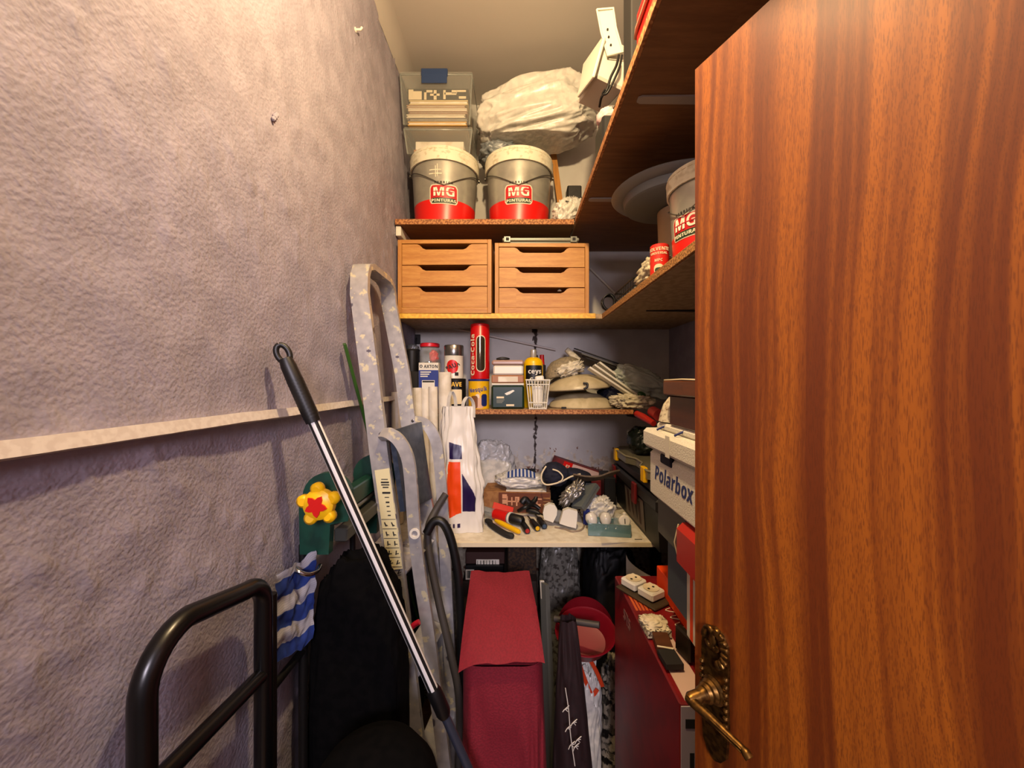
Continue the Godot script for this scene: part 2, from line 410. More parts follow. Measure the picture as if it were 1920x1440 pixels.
func back_wall_paint() -> StandardMaterial3D:
	var n = noise(81, 0.012, false, 4); var nb = noise(82, 0.06, false, 3); var nf = noise(83, 0.03, false, 3)
	var w = 620; var h = 1440
	var px = func(X: float) -> int: return int((X - WL) / (WR - WL) * w)
	var sx: float = (xw(1003, DB) - WL) / (WR - WL) * w
	var row = func(py: float) -> float: return (CEIL - yw(py, DB)) / CEIL * h
	var y0: float = row.call(600.0); var y1: float = row.call(880.0); var yf: float = row.call(860.0); var yc: float = row.call(905.0)
	var base = Color(0.79, 0.775, 0.75); var base2 = Color(0.76, 0.74, 0.715)
	var rust = Color(0.13, 0.08, 0.06); var cream = Color(0.86, 0.82, 0.74); var flower = Color(0.40, 0.22, 0.15)
	var t = tex(w, h, func(x, y):
		var c = base.lerp(base2, clampf(0.5 + n.get_noise_2d(x, y), 0, 1))
		# older covering where the paint has flaked off
		var edge: float = (y - yf) / 14.0 + 3.0 * nf.get_noise_2d(x * 1.4, y)
		if edge > 0.0:
			c = c.lerp(cream.lerp(Color(0.74, 0.68, 0.60), clampf(0.5 + nb.get_noise_2d(x, y), 0, 1)), clampf(edge * 1.3, 0, 1))
			var gx = fmod(x, 52.0) - 26.0; var gy: float = fmod(y - yc + 300.0, 60.0) - 30.0
			var r = sqrt(gx * gx + gy * gy); var a = atan2(gy, gx)
			if absf(r - (9.0 + 4.0 * cos(a * 5.0))) < 2.4 + 3.0 * nb.get_noise_2d(x * 2.0, y * 2.0): c = c.lerp(flower, 0.85)
			if r < 2.6: c = c.lerp(flower, 0.8)
		# dark run down the wall
		if y > y0 and y < y1 + 20.0:
			var f: float = (y - y0) / (y1 - y0)
			var wd: float = lerpf(5.0, 2.6, f) + 2.5 * nb.get_noise_2d(9.0, y * 0.7)
			if f < 0.16: wd += 3.0 * (1.0 - f / 0.16)
			var k: float = wd - absf(x - sx - 2.5 * nf.get_noise_2d(3.0, y)) + 3.2 * nb.get_noise_2d(x * 2.5, y * 1.2)
			if k > 0.0: c = c.lerp(rust, clampf(k * 0.5, 0, 0.88))
		return c)
	var m = mat(Color.WHITE, 0.8); m.albedo_texture = t; return m

func lamp():
	var b = Vector3(0.03, 2.50, -0.50)
	var l = T("ceiling_lamp", "bare warm bulb hanging on a cord from the ceiling", "lamp", Vector3(b.x, CEIL, b.z))
	var st = S(); lathe(st, [Vector2(0.0, 0.0), Vector2(0.045, 0.0), Vector2(0.045, 0.03), Vector2(0, 0.03)], Vector3(b.x, CEIL - 0.03, b.z)); P(l, "ceiling_rose", st, M.plastic_white)
	st = S(); lathe(st, [Vector2(0.014, 0.0), Vector2(0.018, 0.05), Vector2(0.016, 0.07), Vector2(0.004, 0.08)], Vector3(b.x, b.y + 0.04, b.z)); P(l, "lamp_holder", st, M.plastic_white)
	st = S(); tube(st, [Vector3(b.x, b.y + 0.118, b.z), Vector3(b.x, CEIL - 0.029, b.z)], 0.003, 8); P(l, "cord", st, M.plastic_white)
	var e = mat(Color(1, 0.9, 0.7), 0.4); e.emission_enabled = true; e.emission = Color(1.0, 0.84, 0.6); e.emission_energy_multiplier = 4.0
	st = S(); lathe(st, [Vector2(0, -0.04), Vector2(0.022, -0.034), Vector2(0.036, -0.012), Vector2(0.036, 0.010), Vector2(0.024, 0.034), Vector2(0.014, 0.046)], b); P(l, "bulb", st, e)
	var o = OmniLight3D.new(); o.name = "bulb_light"; l.add_child(o); o.position = b - l.position
	o.light_color = Color(1.0, 0.87, 0.66); o.light_energy = 0.85; o.light_size = 0.03; o.omni_range = 12.0; o.omni_attenuation = 2.0; o.shadow_enabled = true

# ---------------------------------------------------------------- the open door
func L(parent: Node3D, called: String, st: SurfaceTool, m: Material) -> MeshInstance3D:
	st.generate_normals(); var o = MeshInstance3D.new(); o.name = called; o.mesh = st.commit(); o.material_override = m; parent.add_child(o, true); return o
func door():
	var u = Vector3(0.378, 0, 0.926).normalized()
	var d = Node3D.new(); d.name = "door_1"; add_child(d); d.set_meta("kind", "structure")
	d.transform = Transform3D(Basis(u, Vector3.UP, u.cross(Vector3.UP)), Vector3(0.2797, 0.0, -0.6025))
	var ng = noise(91, 0.010, false, 4); var np = noise(92, 0.09, false, 2); var nw = noise(93, 0.004, false, 3)
	var ca = Color(0.60, 0.325, 0.065); var cb = Color(0.40, 0.175, 0.028); var cp = Color(0.31, 0.125, 0.02)
	var t = tex(1400, 1500, func(xx, yy):
		var x: float = xx * 0.643; var y: float = yy * 0.667
		var wx: float = x + 22.0 * nw.get_noise_2d(x * 0.5, y * 0.35)
		var k: float = 0.5 + 0.75 * ng.get_noise_2d(wx * 3.4, y * 0.10) + 0.3 * np.get_noise_2d(wx * 0.7, y * 0.03)
		k += 0.6 * nw.get_noise_2d(wx * 2.6, 40.0 + y * 0.05)
		var c = ca.lerp(cb, clampf(k, 0, 1))
		var pore: float = np.get_noise_2d(wx * 8.0, y * 0.75)
		if pore > 0.22: c = c.lerp(cp, clampf((pore - 0.22) * 1.6, 0, 0.42))
		return c)
	var m = mat(Color.WHITE, 0.42); m.albedo_texture = t; m.clearcoat_enabled = true; m.clearcoat = 0.2; m.clearcoat_roughness = 0.3
	var st = S(); var hh = 2.02
	# the face seen in the picture, with its grain, then the slab behind it
	quad_uv(st, Vector3(0.001, hh - 0.001, 0), Vector3(0.83, hh - 0.001, 0), Vector3(0.83, 0.012, 0), Vector3(0.001, 0.012, 0))
	L(d, "face_panel", st, m)
	st = S(); box(st, Vector3(0.415, hh / 2 + 0.005, -0.0196), Vector3(0.83, hh - 0.01, 0.038), 0.0015)
	var m2 = wood(Color(0.50, 0.25, 0.09), Color(0.40, 0.18, 0.06), 95, 0.5, true)
	L(d, "leaf", st, m2)
	# antique brass furniture: long plate with a scrolled top, beads, cone and lever
	var c = Vector3(0.040, EYE - 0.452, 0)
	var pg = PackedVector2Array()
	for p in [[-0.020, -0.085], [-0.011, -0.098], [0, -0.104], [0.011, -0.098], [0.020, -0.085], [0.023, -0.04], [0.021, 0.0], [0.023, 0.045], [0.021, 0.075], [0.012, 0.088], [0, 0.092], [-0.012, 0.088], [-0.021, 0.075], [-0.023, 0.045], [-0.021, 0], [-0.023, -0.04]]: pg.append(Vector2(p[0], p[1]))
	st = S(); prism(st, pg, Transform3D(Basis(), c + Vector3(0, 0, 0.005)), 0.0048)
	var plate = L(d, "lock_plate", st, M.brass)
	for s in [-1.0, 1.0]:
		var pts = []
		for i in 15:
			var a = i * 0.42; pts.append(c + Vector3(s * (0.0175 - 0.012 + 0.011 * cos(a) * (1.0 - i * 0.045)), 0.072 + 0.019 * sin(a) * (1.0 - i * 0.045), 0.007))
		st = S(); tube(st, smooth(pts, 3), 0.0042, 8); L(plate, "scroll", st, M.brass)
		for k in 7:
			st = S(); var bc = c + Vector3(s * 0.0205, 0.030 - k * 0.011, 0.006)
			lathe(st, [Vector2(0, -0.004), Vector2(0.003, -0.003), Vector2(0.0042, 0), Vector2(0.003, 0.003), Vector2(0, 0.004)], bc, Basis(), 8); L(plate, "bead", st, M.brass)
	for k in 8:
		st = S(); var a = -1.2 + k * 0.36
		var bb = c + Vector3(0.017 * cos(a) + 0.004, 0.066 + 0.024 * sin(a), 0.0085)
		lathe(st, [Vector2(0, -0.007), Vector2(0.0035, -0.005), Vector2(0.0048, 0), Vector2(0.0035, 0.005), Vector2(0, 0.007)], bb, Basis(Vector3(0, 0, 1), a - PI / 2), 8); L(plate, "gadroon", st, M.brass)
	var hd = Node3D.new(); hd.name = "handle"; d.add_child(hd)
	var zb = Basis(Vector3(1, 0, 0), PI / 2)
	st = S(); lathe(st, [Vector2(0.019, 0.004), Vector2(0.0195, 0.007), Vector2(0.016, 0.010), Vector2(0.0165, 0.013), Vector2(0.0135, 0.017), Vector2(0.0138, 0.021), Vector2(0.011, 0.025), Vector2(0.0112, 0.029), Vector2(0.009, 0.033), Vector2(0.0092, 0.050), Vector2(0.006, 0.055), Vector2(0, 0.056)], c, zb, 24)
	L(hd, "rosette", st, M.brass)
	var lp = smooth([c + Vector3(-0.004, 0.0, 0.049), c + Vector3(0.006, -0.001, 0.050), c + Vector3(0.03, -0.001, 0.049), c + Vector3(0.06, -0.003, 0.047), c + Vector3(0.078, -0.004, 0.046), c + Vector3(0.086, -0.008, 0.046)], 5)
	var rr = []
	for i in lp.size(): rr.append(lerpf(0.0075, 0.0045, smoothstep(0.0, 0.75, float(i) / lp.size())) + (0.0012 if i > lp.size() - 6 else 0.0))
	st = S(); tube(st, lp, rr, 14); L(hd, "lever", st, M.brass)
	for q in [-0.002, 0.002]:
		var rp = []
		for i in range(4, lp.size() - 5): rp.append(lp[i] + Vector3(0, q, 0.0045))
		st = S(); tube(st, rp, 0.001, 6); L(hd, "flute", st, M.brass)
	st = S(); box(st, c + Vector3(-0.0405, 0, -0.019), Vector3(0.002, 0.2, 0.02), 0.0005); L(d, "latch_plate", st, M.brass)

# ---------------------------------------------------------------- shelves and bench
func shelves():
	var t = T("wall_shelf", "brown back shelf carrying the two silver and red paint buckets", "shelf", Vector3(-0.1, Y1 - 0.021, -1.7))
	var st = S(); wbox(st, WL + 0.004, 0.232, Y1 - 0.021, Y1, 1.545, DB - 0.002, 0.001); P(t, "board", st, M.shelf)
	st = S(); wbox(st, WL + 0.004, 0.232, Y1 - 0.021, Y1 + 0.0005, 1.538, 1.545, 0.001); P(t, "edge_strip", st, M.edge)
	st = S(); wbox(st, WL + 0.003, WL + 0.024, Y1 - 0.062, Y1 - 0.022, 1.55, DB - 0.002, 0.002); P(t, "wall_batten", st, M.white)
	t = T("wall_shelf", "deep dark brown shelf running along the right wall above the door", "shelf", Vector3(0.5, Y1 - 0.021, -1.0))
	st = S(); wbox(st, 0.241, WR - 0.002, Y1 - 0.021, Y1, 0.26, DB - 0.002, 0.001); P(t, "board", st, M.shelf)
	st = S(); wbox(st, 0.233, 0.241, Y1 - 0.021, Y1 + 0.0005, 0.26, DB - 0.34, 0.001); P(t, "edge_strip", st, M.edge)
	for q in [[0.855, 0.27], [1.325, 0.25]]:
		st = S(); var b0 = PackedVector2Array()
		for p in [[q[1] + 0.008, -0.011], [q[1], -0.006], [q[1], 0.006], [q[1] + 0.008, 0.011], [0.70, 0.016], [0.70, -0.016]]: b0.append(Vector2(p[0], p[1]))
		prism(st, b0, Transform3D(Basis(Vector3(1, 0, 0), -PI / 2), Vector3(0, Y1 - 0.0215, -q[0])), 0.004)
		wbox(st, WR - 0.006, WR - 0.002, Y1 - 0.25, Y1 - 0.022, q[0] - 0.014, q[0] + 0.014, 0.001)
		P(t, "bracket", st, M.metal_grey)
	t = T("wall_shelf", "pale shelf with a yellow front edge under the two wooden drawer boxes", "shelf", Vector3(-0.1, Y2 - 0.02, -1.7))
	st = S(); wbox(st, WL + 0.004, 0.352, Y2 - 0.02, Y2, 1.546, DB - 0.002, 0.001); P(t, "board", st, M.shelf_light)
	st = S(); wbox(st, WL + 0.004, 0.318, Y2 - 0.02, Y2 + 0.0005, 1.538, 1.546, 0.001); P(t, "edge_strip", st, M.yellow_edge)
	t = T("wall_shelf", "chipboard shelf on the right wall carrying the small paint bucket and red can", "shelf", Vector3(0.55, Y2 - 0.02, -1.2))
	st = S(); wbox(st, 0.353, WR - 0.002, Y2 - 0.02, Y2, 0.64, DB - 0.002, 0.001); P(t, "board", st, M.shelf_light)
	st = S(); wbox(st, 0.345, 0.353, Y2 - 0.02, Y2 + 0.0005, 0.64, 1.545, 0.001); P(t, "edge_strip", st, noisy(Color(0.72, 0.52, 0.30), Color(0.45, 0.30, 0.16), 0.09, 36, 0.8, 6.0))
	st = S(); prism(st, PackedVector2Array([Vector2(0.46, 0.0), Vector2(0.70, -0.016), Vector2(0.70, 0.016)]), Transform3D(Basis(Vector3(1, 0, 0), -PI / 2), Vector3(0, Y2 - 0.0205, -1.36)), 0.004); P(t, "bracket", st, M.dark)
	t = T("wall_shelf", "worn brown shelf holding tins, the yellow bottle and lamp shades", "shelf", Vector3(0.0, Y3 - 0.018, -1.7))
	st = S(); wbox(st, WL + 0.004, 0.47, Y3 - 0.018, Y3, 1.546, DB - 0.002, 0.001); P(t, "board", st, M.shelf_light)
	st = S(); wbox(st, WL + 0.004, 0.47, Y3 - 0.018, Y3 + 0.0005, 1.538, 1.546, 0.001); P(t, "edge_strip", st, M.edge)
	t = T("workbench", "white topped bench built in under the shelves at the back", "bench", Vector3(0.1, 0, -1.6))
	st = S(); wbox(st, WL + 0.004, 0.70, YB - 0.016, YB, 1.325, DB - 0.002, 0.002); P(t, "top", st, noisy(Color(0.88, 0.85, 0.77), Color(0.83, 0.79, 0.70), 0.03, 101, 0.45, 3.0))
	st = S(); wbox(st, WL + 0.004, 0.70, YB - 0.016, YB + 0.0005, 1.318, 1.325, 0.001); P(t, "edge_strip", st, M.cream)
	for q in [[WL + 0.03, 1.4], [0.66, 1.4], [WL + 0.03, 1.82], [0.66, 1.82]]:
		st = S(); wbox(st, q[0] - 0.02, q[0] + 0.02, 0, YB - 0.017, q[1] - 0.02, q[1] + 0.02, 0.002); P(t, "leg", st, M.dark)
	st = S(); tube(st, [at(1106, 503, 1.85), at(1154, 550, 1.85)], 0.006, 6); O("shelf_brace", "white diagonal brace on the back wall beside the drawer boxes", "brace", st, M.white)
	st = S(); tube(st, [at(810, 607, 1.85), at(1042, 656, 1.845)], 0.0045, 8); O("thin_rod", "thin grey rod slanting across the wall behind the tins", "rod", st, mat(Color(0.80, 0.76, 0.73), 0.6))
	t = T("wall_hook", "dark hook on the wall above the black cup", "hook", at(783, 640, 1.855))
	st = S(); pbox(st, 776, 627, 788, 645, 1.852, 0.006, 0.002); P(t, "plate", st, M.dark)
	st = S(); tube(st, smooth([at(781, 634, 1.85), at(779, 640, 1.83), at(780, 650, 1.828), at(785, 651, 1.835)]), 0.004, 8); P(t, "hook", st, M.dark)
	t = T("wall_hook", "rusty oval hook at the head of the dark stain on the back wall", "hook", at(1003, 610, 1.855))
	st = S(); blob(st, at(1003, 611, 1.852), Vector3(0.016, 0.024, 0.008), 9, 0.15, 1.0, Basis(Vector3(0, 0, 1), -0.3), 1.0, -99.0, 20, 14); P(t, "plate", st, M.dark)

# ---------------------------------------------------------------- top shelf at the back
func paint_bucket(label: String, X: float, D: float, y: float, sc: float, ang: float, group: String, marks: int):
	var c = Vector3(X, y, -D)
	var t = T("paint_bucket", label, "bucket", c, group)
	var rb = 0.126 * sc; var rt = 0.142 * sc; var hh = 0.285 * sc
	var rad = func(h: float) -> float: return lerpf(rb, rt, h / hh)
	var st = S(); var hr = 0.092 * sc
	lathe(st, [Vector2(rad.call(hr), hr), Vector2(rt, hh)], c, Basis(), 56); P(t, "body", st, M.silver)
	st = S(); lathe(st, [Vector2(0, 0.002), Vector2(rb - 0.004, 0.002), Vector2(rb, 0.005), Vector2(rad.call(hr), hr)], c, Basis(), 56); P(t, "red_base", st, M.bucket_red)
	st = S(); lathe(st, [Vector2(rt, hh - 0.04 * sc), Vector2(rt + 0.006 * sc, hh - 0.04 * sc), Vector2(rt + 0.0075 * sc, hh + 0.004), Vector2(rt + 0.005 * sc, hh + 0.016 * sc), Vector2(rt - 0.006 * sc, hh + 0.018 * sc), Vector2(rt - 0.012 * sc, hh + 0.010 * sc), Vector2(0, hh + 0.010 * sc)], c, Basis(), 56)
	var lid = P(t, "lid", st, M.lid)
	for k in 20:
		var a = ang - 1.4 + k * 0.147; st = S()
		var r = rt + 0.0078 * sc; box(st, c + Vector3(sin(a) * r, hh + 0.002, cos(a) * r), Vector3(0.016 * sc, 0.0012, 0.001), 0.0002, Basis(Vector3.UP, a)); P(lid, "lid_tab", st, M.cream)
	# bail handle hanging in front, with its ears
	var pts = []
	for i in 25:
		var a = PI * i / 24.0; var hz: float = (rt + 0.011 * sc) * cos(a); var drop: float = 1.0 - pow(absf(cos(a)), 1.25)
		var yy = hh - 0.048 * sc - 0.092 * sc * drop; var r2 = rad.call(yy) + 0.006 * sc
		var fz = sqrt(max(r2 * r2 - hz * hz, 0.0)) if abs(hz) < r2 else 0.0
		pts.append(c + Basis(Vector3.UP, ang) * Vector3(-hz, yy, fz))
	st = S(); tube(st, pts, 0.0018 * sc, 8); P(t, "bail_handle", st, M.wire)
	for s in [-1.0, 1.0]:
		st = S(); var e = c + Basis(Vector3.UP, ang) * Vector3(s * (rt + 0.006 * sc), hh - 0.045 * sc, 0)
		lathe(st, [Vector2(0, -0.003), Vector2(0.008 * sc, -0.003), Vector2(0.008 * sc, 0.003), Vector2(0, 0.004)], e, Basis(Vector3.UP, ang) * Basis(Vector3(0, 0, 1), -s * PI / 2), 14); P(t, "ear", st, M.wire)
	# printed badge
	var bg = P(t, "badge", badge_sheet(c, rad, ang, 0.116, 0.072, 0.149, 0.0006, sc), mat(Color(0.86, 0.82, 0.74), 0.5))
	P(bg, "badge_field", badge_sheet(c, rad, ang, 0.109, 0.0755, 0.1455, 0.0010, sc), M.badge_red)
	P(bg, "badge_band", badge_sheet(c, rad, ang, 0.109, 0.0755, 0.096, 0.0014, sc), M.badge_green)
	var tp = func(s: String, h: float, yy: float, m: Material, wd: float):
		var r: float = rad.call(yy * sc) + 0.0016
		text(bg, s, h * sc, Transform3D(Basis(Vector3.UP, ang), c + Basis(Vector3.UP, ang) * Vector3(0, yy * sc, r)), m, r, "lettering", wd)
	tp.call("MG", 0.040, 0.122, mat(Color(0.9, 0.86, 0.8), 0.5), 1.05); tp.call("PINTURAS", 0.0115, 0.0855, mat(Color(0.88, 0.84, 0.75), 0.5), 1.35); tp.call("F A B R I C A", 0.008, 0.157, M.ink, 1.2)
	st = S(); patch(st, c, rad, ang, 0.085 * sc, 0.119 * sc, 0.122 * sc, 0.0026, 0.001); P(bg, "badge_stroke", st, M.badge_red)
	if marks > 0:
		# white scrawl of numbers and strokes
		for q in [[-0.035, 0.205, 0.05, 0.004], [-0.035, 0.190, 0.055, 0.004], [-0.034, 0.178, 0.003, 0.045], [-0.026, 0.180, 0.003, 0.05]]:
			st = S(); patch(st, c, rad, ang + q[0] / rt, q[2] * sc, q[1] * sc, (q[1] + q[3]) * sc, 0.0006); P(t, "paint_mark", st, M.lid)
func badge_sheet(c: Vector3, rad: Callable, ang: float, w: float, y0: float, y1: float, lift: float, sc: float) -> SurfaceTool:
	var st = S(); patch(st, c, rad, ang, w * sc, y0 * sc, y1 * sc, lift, 0.012 * sc); return st

func clear_bin(label: String, x0: float, x1: float, y0: float, y1: float, d0: float, d1: float, group: String) -> Node3D:
	var t = T("storage_bin", label, "storage box", Vector3((x0 + x1) / 2, y0, -(d0 + d1) / 2), group)
	var st = S(); var w = 0.0025; var ins = 0.012
	var a = [Vector3(x0 + ins, y0, -d0 - ins), Vector3(x1 - ins, y0, -d0 - ins), Vector3(x1 - ins, y0, -d1 + ins), Vector3(x0 + ins, y0, -d1 + ins)]
	var b = [Vector3(x0, y1, -d0), Vector3(x1, y1, -d0), Vector3(x1, y1, -d1), Vector3(x0, y1, -d1)]
	poly(st, a, Vector3.DOWN)
	for k in 4: poly(st, [a[k], a[(k + 1) % 4], b[(k + 1) % 4], b[k]], a[k] + a[(k + 1) % 4] - a[0] - a[2])
	P(t, "tub", st, M.clear)
	st = S(); tube(st, [b[0], b[1], b[2], b[3], b[0]], 0.004, 6); P(t, "rim", st, M.clear_grey)
	for k in 4:
		st = S(); tube(st, [a[k], b[k]], 0.0035, 6); P(t, "corner_rib", st, M.clear_grey)
	st = S(); wbox(st, x0 - 0.002, x1 + 0.002, y1 + 0.001, y1 + 0.012, d0 - 0.002, d1 + 0.002, 0.004); P(t, "lid", st, M.clear)
	return t
func top_shelf():
	paint_bucket("silver and red paint bucket with white scrawled marks, next to the left wall", -0.313, 1.69, Y1, 1.0, 0.14, "paint buckets on the top shelf", 1)
	paint_bucket("clean silver and red paint bucket under the white bundle of plastic bags", 0.012, 1.69, Y1, 1.0, -0.02, "paint buckets on the top shelf", 0)
	var yl = Y1 + 0.304
	# two clear bins on the first bucket
	var lb = clear_bin("shallow clear plastic bin of papers between the paint bucket and the bin above", -0.468, -0.185, yl, yl + 0.095, 1.60, 1.835, "clear bins on the bucket")
	var st = S(); wbox(st, -0.435, -0.215, yl + 0.004, yl + 0.03, 1.63, 1.80, 0.001); O("paper_stack", "low stack of brownish papers in the shallow clear bin", "papers", st, M.cardboard)
	st = S(); wbox(st, -0.43, -0.225, yl + 0.031, yl + 0.07, 1.64, 1.80, 0.001); O("paper_stack", "thick pale paper stack on the brownish papers in the shallow bin", "papers", st, M.paper)
	var y0 = yl + 0.109
	var ub = clear_bin("tall clear plastic bin of books with a blue clip by the ceiling", -0.478, -0.182, y0, y0 + 0.20, 1.58, 1.835, "clear bins on the bucket")
	st = S(); pbox(st, 789, 127, 839, 141, 1.572, 0.012, 0.003); pbox(st, 790, 138, 838, 155, 1.570, 0.004, 0.001); P(ub, "clip", st, mat(Color(0.16, 0.24, 0.40), 0.4), "blue clip")
	var cols = [[0.80, 0.62, 0.28], [0.30, 0.27, 0.25], [0.78, 0.74, 0.66], [0.55, 0.42, 0.32], [0.84, 0.80, 0.72], [0.62, 0.50, 0.38], [0.80, 0.72, 0.52]]
	var what = ["yellow", "charcoal", "off-white", "brown", "white", "tan", "cream"]
	var yy = y0 + 0.003; var th = [0.018, 0.014, 0.016, 0.013, 0.012, 0.014, 0.020]
	for k in 7:
		var j = 0.006 * sin(k * 2.3)
		var bk = T("book", "%s book lying in the stack in the tall clear bin" % what[k], "book", Vector3(-0.33, yy, -1.71), "books in the clear bin")
		st = S(); wbox(st, -0.452 + j, -0.207 + j, yy, yy + 0.0045, 1.60, 1.80, 0.0005); wbox(st, -0.452 + j, -0.207 + j, yy + th[k] - 0.0055, yy + th[k] - 0.001, 1.60, 1.80, 0.0005); P(bk, "cover", st, mat(Color(cols[k][0], cols[k][1], cols[k][2]), 0.6))
		st = S(); wbox(st, -0.448 + j, -0.211 + j, yy + 0.002, yy + th[k] - 0.003, 1.603, 1.797, 0.0005); P(bk, "pages", st, M.paper)
		yy += th[k]
	var gb = T("game_box", "dark box printed with pale block shapes on top of the books", "box", Vector3(-0.33, yy, -1.71))
	st = S(); wbox(st, -0.455, -0.20, yy, yy + 0.05, 1.605, 1.80, 0.001); P(gb, "carton", st, M.dark)
	for q in [[-0.45, 0.004, 0.02, 0.042], [-0.43, 0.004, 0.035, 0.035], [-0.385, 0.004, 0.010, 0.04], [-0.385, 0.034, 0.035, 0.010], [-0.345, 0.004, 0.012, 0.04], [-0.36, 0.020, 0.04, 0.009], [-0.305, 0.006, 0.010, 0.038], [-0.30, 0.024, 0.05, 0.010], [-0.27, 0.030, 0.022, 0.014], [-0.24, 0.008, 0.03, 0.010], [-0.25, 0.036, 0.04, 0.008]]:
		st = S(); wbox(st, q[0], q[0] + q[2], yy + q[1], yy + q[1] + q[3], 1.6035, 1.606, 0.0003); P(gb, "printed_block", st, M.cream)
	# bundles of bags on and behind the second bucket
	st = S(); blob(st, Vector3(0.088, yl + 0.185, -1.655), Vector3(0.255, 0.135, 0.13), 204, 0.15, 0.5, Basis(Vector3(0, 0, 1), 0.16) * Basis(Vector3.UP, -0.1), 0.78, yl + 0.078, 140, 80, Vector3(0.45, 1.8, 1.2))
	O("plastic_bag", "big white plastic bag bundle lying on the second paint bucket", "bag", st, M.bag)
	st = S(); blob(st, Vector3(-0.075, yl + 0.04, -1.70), Vector3(0.085, 0.038, 0.08), 209, 0.2, 1.6, Basis(), 0.75, yl + 0.002, 64, 40)
	O("plastic_bag", "dark grey plastic bag squeezed under the big white bundle", "bag", st, M.bag_grey)
	st = S(); bar(st, [Vector3(xw(1058, 1.70), Y1, -1.70), at(1034, 262, 1.83)], Vector3(1, 0, 0), 0.026, 0.012)
	O("wooden_stick", "flat brown wooden stick leaning on the wall beside the second bucket", "stick", st, M.pine_edge)
	var wb = T("printed_bag", "small white bag with dark letters at the right end of the top shelf", "bag", Vector3(0.21, Y1, -1.63))
	st = S(); blob(st, Vector3(0.222, Y1 + 0.055, -1.62), Vector3(0.062, 0.056, 0.06), 214, 0.22, 1.5, Basis(Vector3(0, 0, 1), 0.5), 0.8, Y1 + 0.0005, 64, 40); P(wb, "body", st, M.bag)
	text(wb, "YOU", 0.014, Transform3D(Basis(Vector3(0, 0, 1), 0.75) * Basis(Vector3(1, 0, 0), -0.3), at(1076, 362, 1.568)), M.ink)
	text(wb, "A", 0.014, Transform3D(Basis(Vector3(0, 0, 1), 0.9) * Basis(Vector3(1, 0, 0), -0.3), at(1063, 378, 1.566)), M.ink)
	st = S(); wbox(st, 0.235, 0.30, Y1 + 0.001, Y1 + 0.25, 1.76, 1.83, 0.004)
	O("black_case", "upright black case in the corner behind the white bags", "case", st, M.black)

# ---------------------------------------------------------------- things on the deep shelf along the right wall
func right_top_shelf():
	var st = S(); blob(st, Vector3(0.40, Y1 + 0.145, -1.32), Vector3(0.11, 0.145, 0.10), 221, 0.14, 1.2, Basis(), 0.7, Y1 + 0.0005)
	O("dark_bag", "navy black bag on the deep shelf under the white plastic fitting", "bag", st, M.navy)
	var y = Y1 + 0.335
	var t = T("light_fitting", "white plastic light fitting with a tall bracket and a black cable", "light fitting", Vector3(0.33, y - 0.02, -1.28))
	var b = Basis(Vector3(0, 0, 1), -0.16) * Basis(Vector3.UP, 0.35)
	st = S(); box(st, at(1130, 143, 1.25), Vector3(0.10, 0.135, 0.13), 0.006, b); P(t, "housing", st, M.plastic_white)
	st = S(); box(st, at(1108, 128, 1.20), Vector3(0.010, 0.13, 0.10), 0.003, b * Basis(Vector3(0, 0, 1), -0.12)); P(t, "side_plate", st, M.plastic_white)
	st = S()
	pprism(st, [[1119, 18], [1150, 15], [1155, 52], [1168, 98], [1139, 104], [1127, 60]], 1.17, 0.006); P(t, "bracket", st, M.plastic_white)
	st = S()
	var rim = [at(1119, 18, 1.166), at(1150, 15, 1.166), at(1155, 52, 1.166), at(1168, 98, 1.166), at(1139, 104, 1.166), at(1127, 60, 1.166), at(1119, 18, 1.166)]
	tube(st, rim, 0.003, 6); P(t, "bracket_rim", st, M.plastic_white)
	for q in [[1139, 56], [1145, 85], [1141, 70]]:
		st = S(); lathe(st, [Vector2(0, 0), Vector2(0.003, 0), Vector2(0.003, 0.003), Vector2(0, 0.004)], at(q[0], q[1], 1.169), Basis(Vector3(1, 0, 0), PI / 2), 10); P(t, "screw_hole", st, M.dark)
	st = S(); tube(st, smooth([at(1160, 104, 1.16), at(1156, 122, 1.15), at(1145, 145, 1.155), at(1138, 168, 1.16), at(1128, 182, 1.17), at(1124, 200, 1.2)]), 0.004, 8); P(t, "cable", st, M.black)
	st = S(); tube(st, smooth([at(1166, 104, 1.14), at(1160, 130, 1.13), at(1140, 172, 1.14), at(1130, 176, 1.15), at(1135, 168, 1.14)]), 0.0035, 8); P(t, "cable", st, M.black)
	st = S(); wbox(st, 0.240, 0.33, Y1 + 0.0005, Y1 + 0.095, 1.07, 1.17, 0.006); O("black_pouch", "black pouch at the edge of the deep shelf under a pink cloth", "pouch", st, M.black)
	st = S(); blob(st, Vector3(0.262, Y1 + 0.118, -1.12), Vector3(0.026, 0.020, 0.03), 231, 0.2, 1.2, Basis(), 0.8, Y1 + 0.0955, 32, 20)
	O("cloth", "pale pink cloth on the black pouch at the deep shelf edge", "cloth", st, mat(Color(0.82, 0.70, 0.70), 0.8))
	st = S(); wbox(st, 0.262, 0.52, Y1 + 0.0005, Y1 + 0.40, 0.875, 0.94, 0.003); O("dark_board", "upright dark brown board behind the red crate on the deep shelf", "board", st, M.dark)
	t = T("red_crate", "red plastic crate with a pale rim on the deep shelf", "crate", Vector3(0.38, Y1, -0.7))
	st = S(); wbox(st, 0.262, 0.50, Y1 + 0.0005, Y1 + 0.15, 0.50, 0.84, 0.006); P(t, "tub", st, M.red)
	st = S(); tube(st, [Vector3(0.258, Y1 + 0.105, -0.5), Vector3(0.258, Y1 + 0.105, -0.82), Vector3(0.262, Y1 + 0.105, -0.845), Vector3(0.275, Y1 + 0.105, -0.848), Vector3(0.5, Y1 + 0.105, -0.848)], 0.004, 8); P(t, "rim", st, mat(Color(0.80, 0.55, 0.45), 0.5))

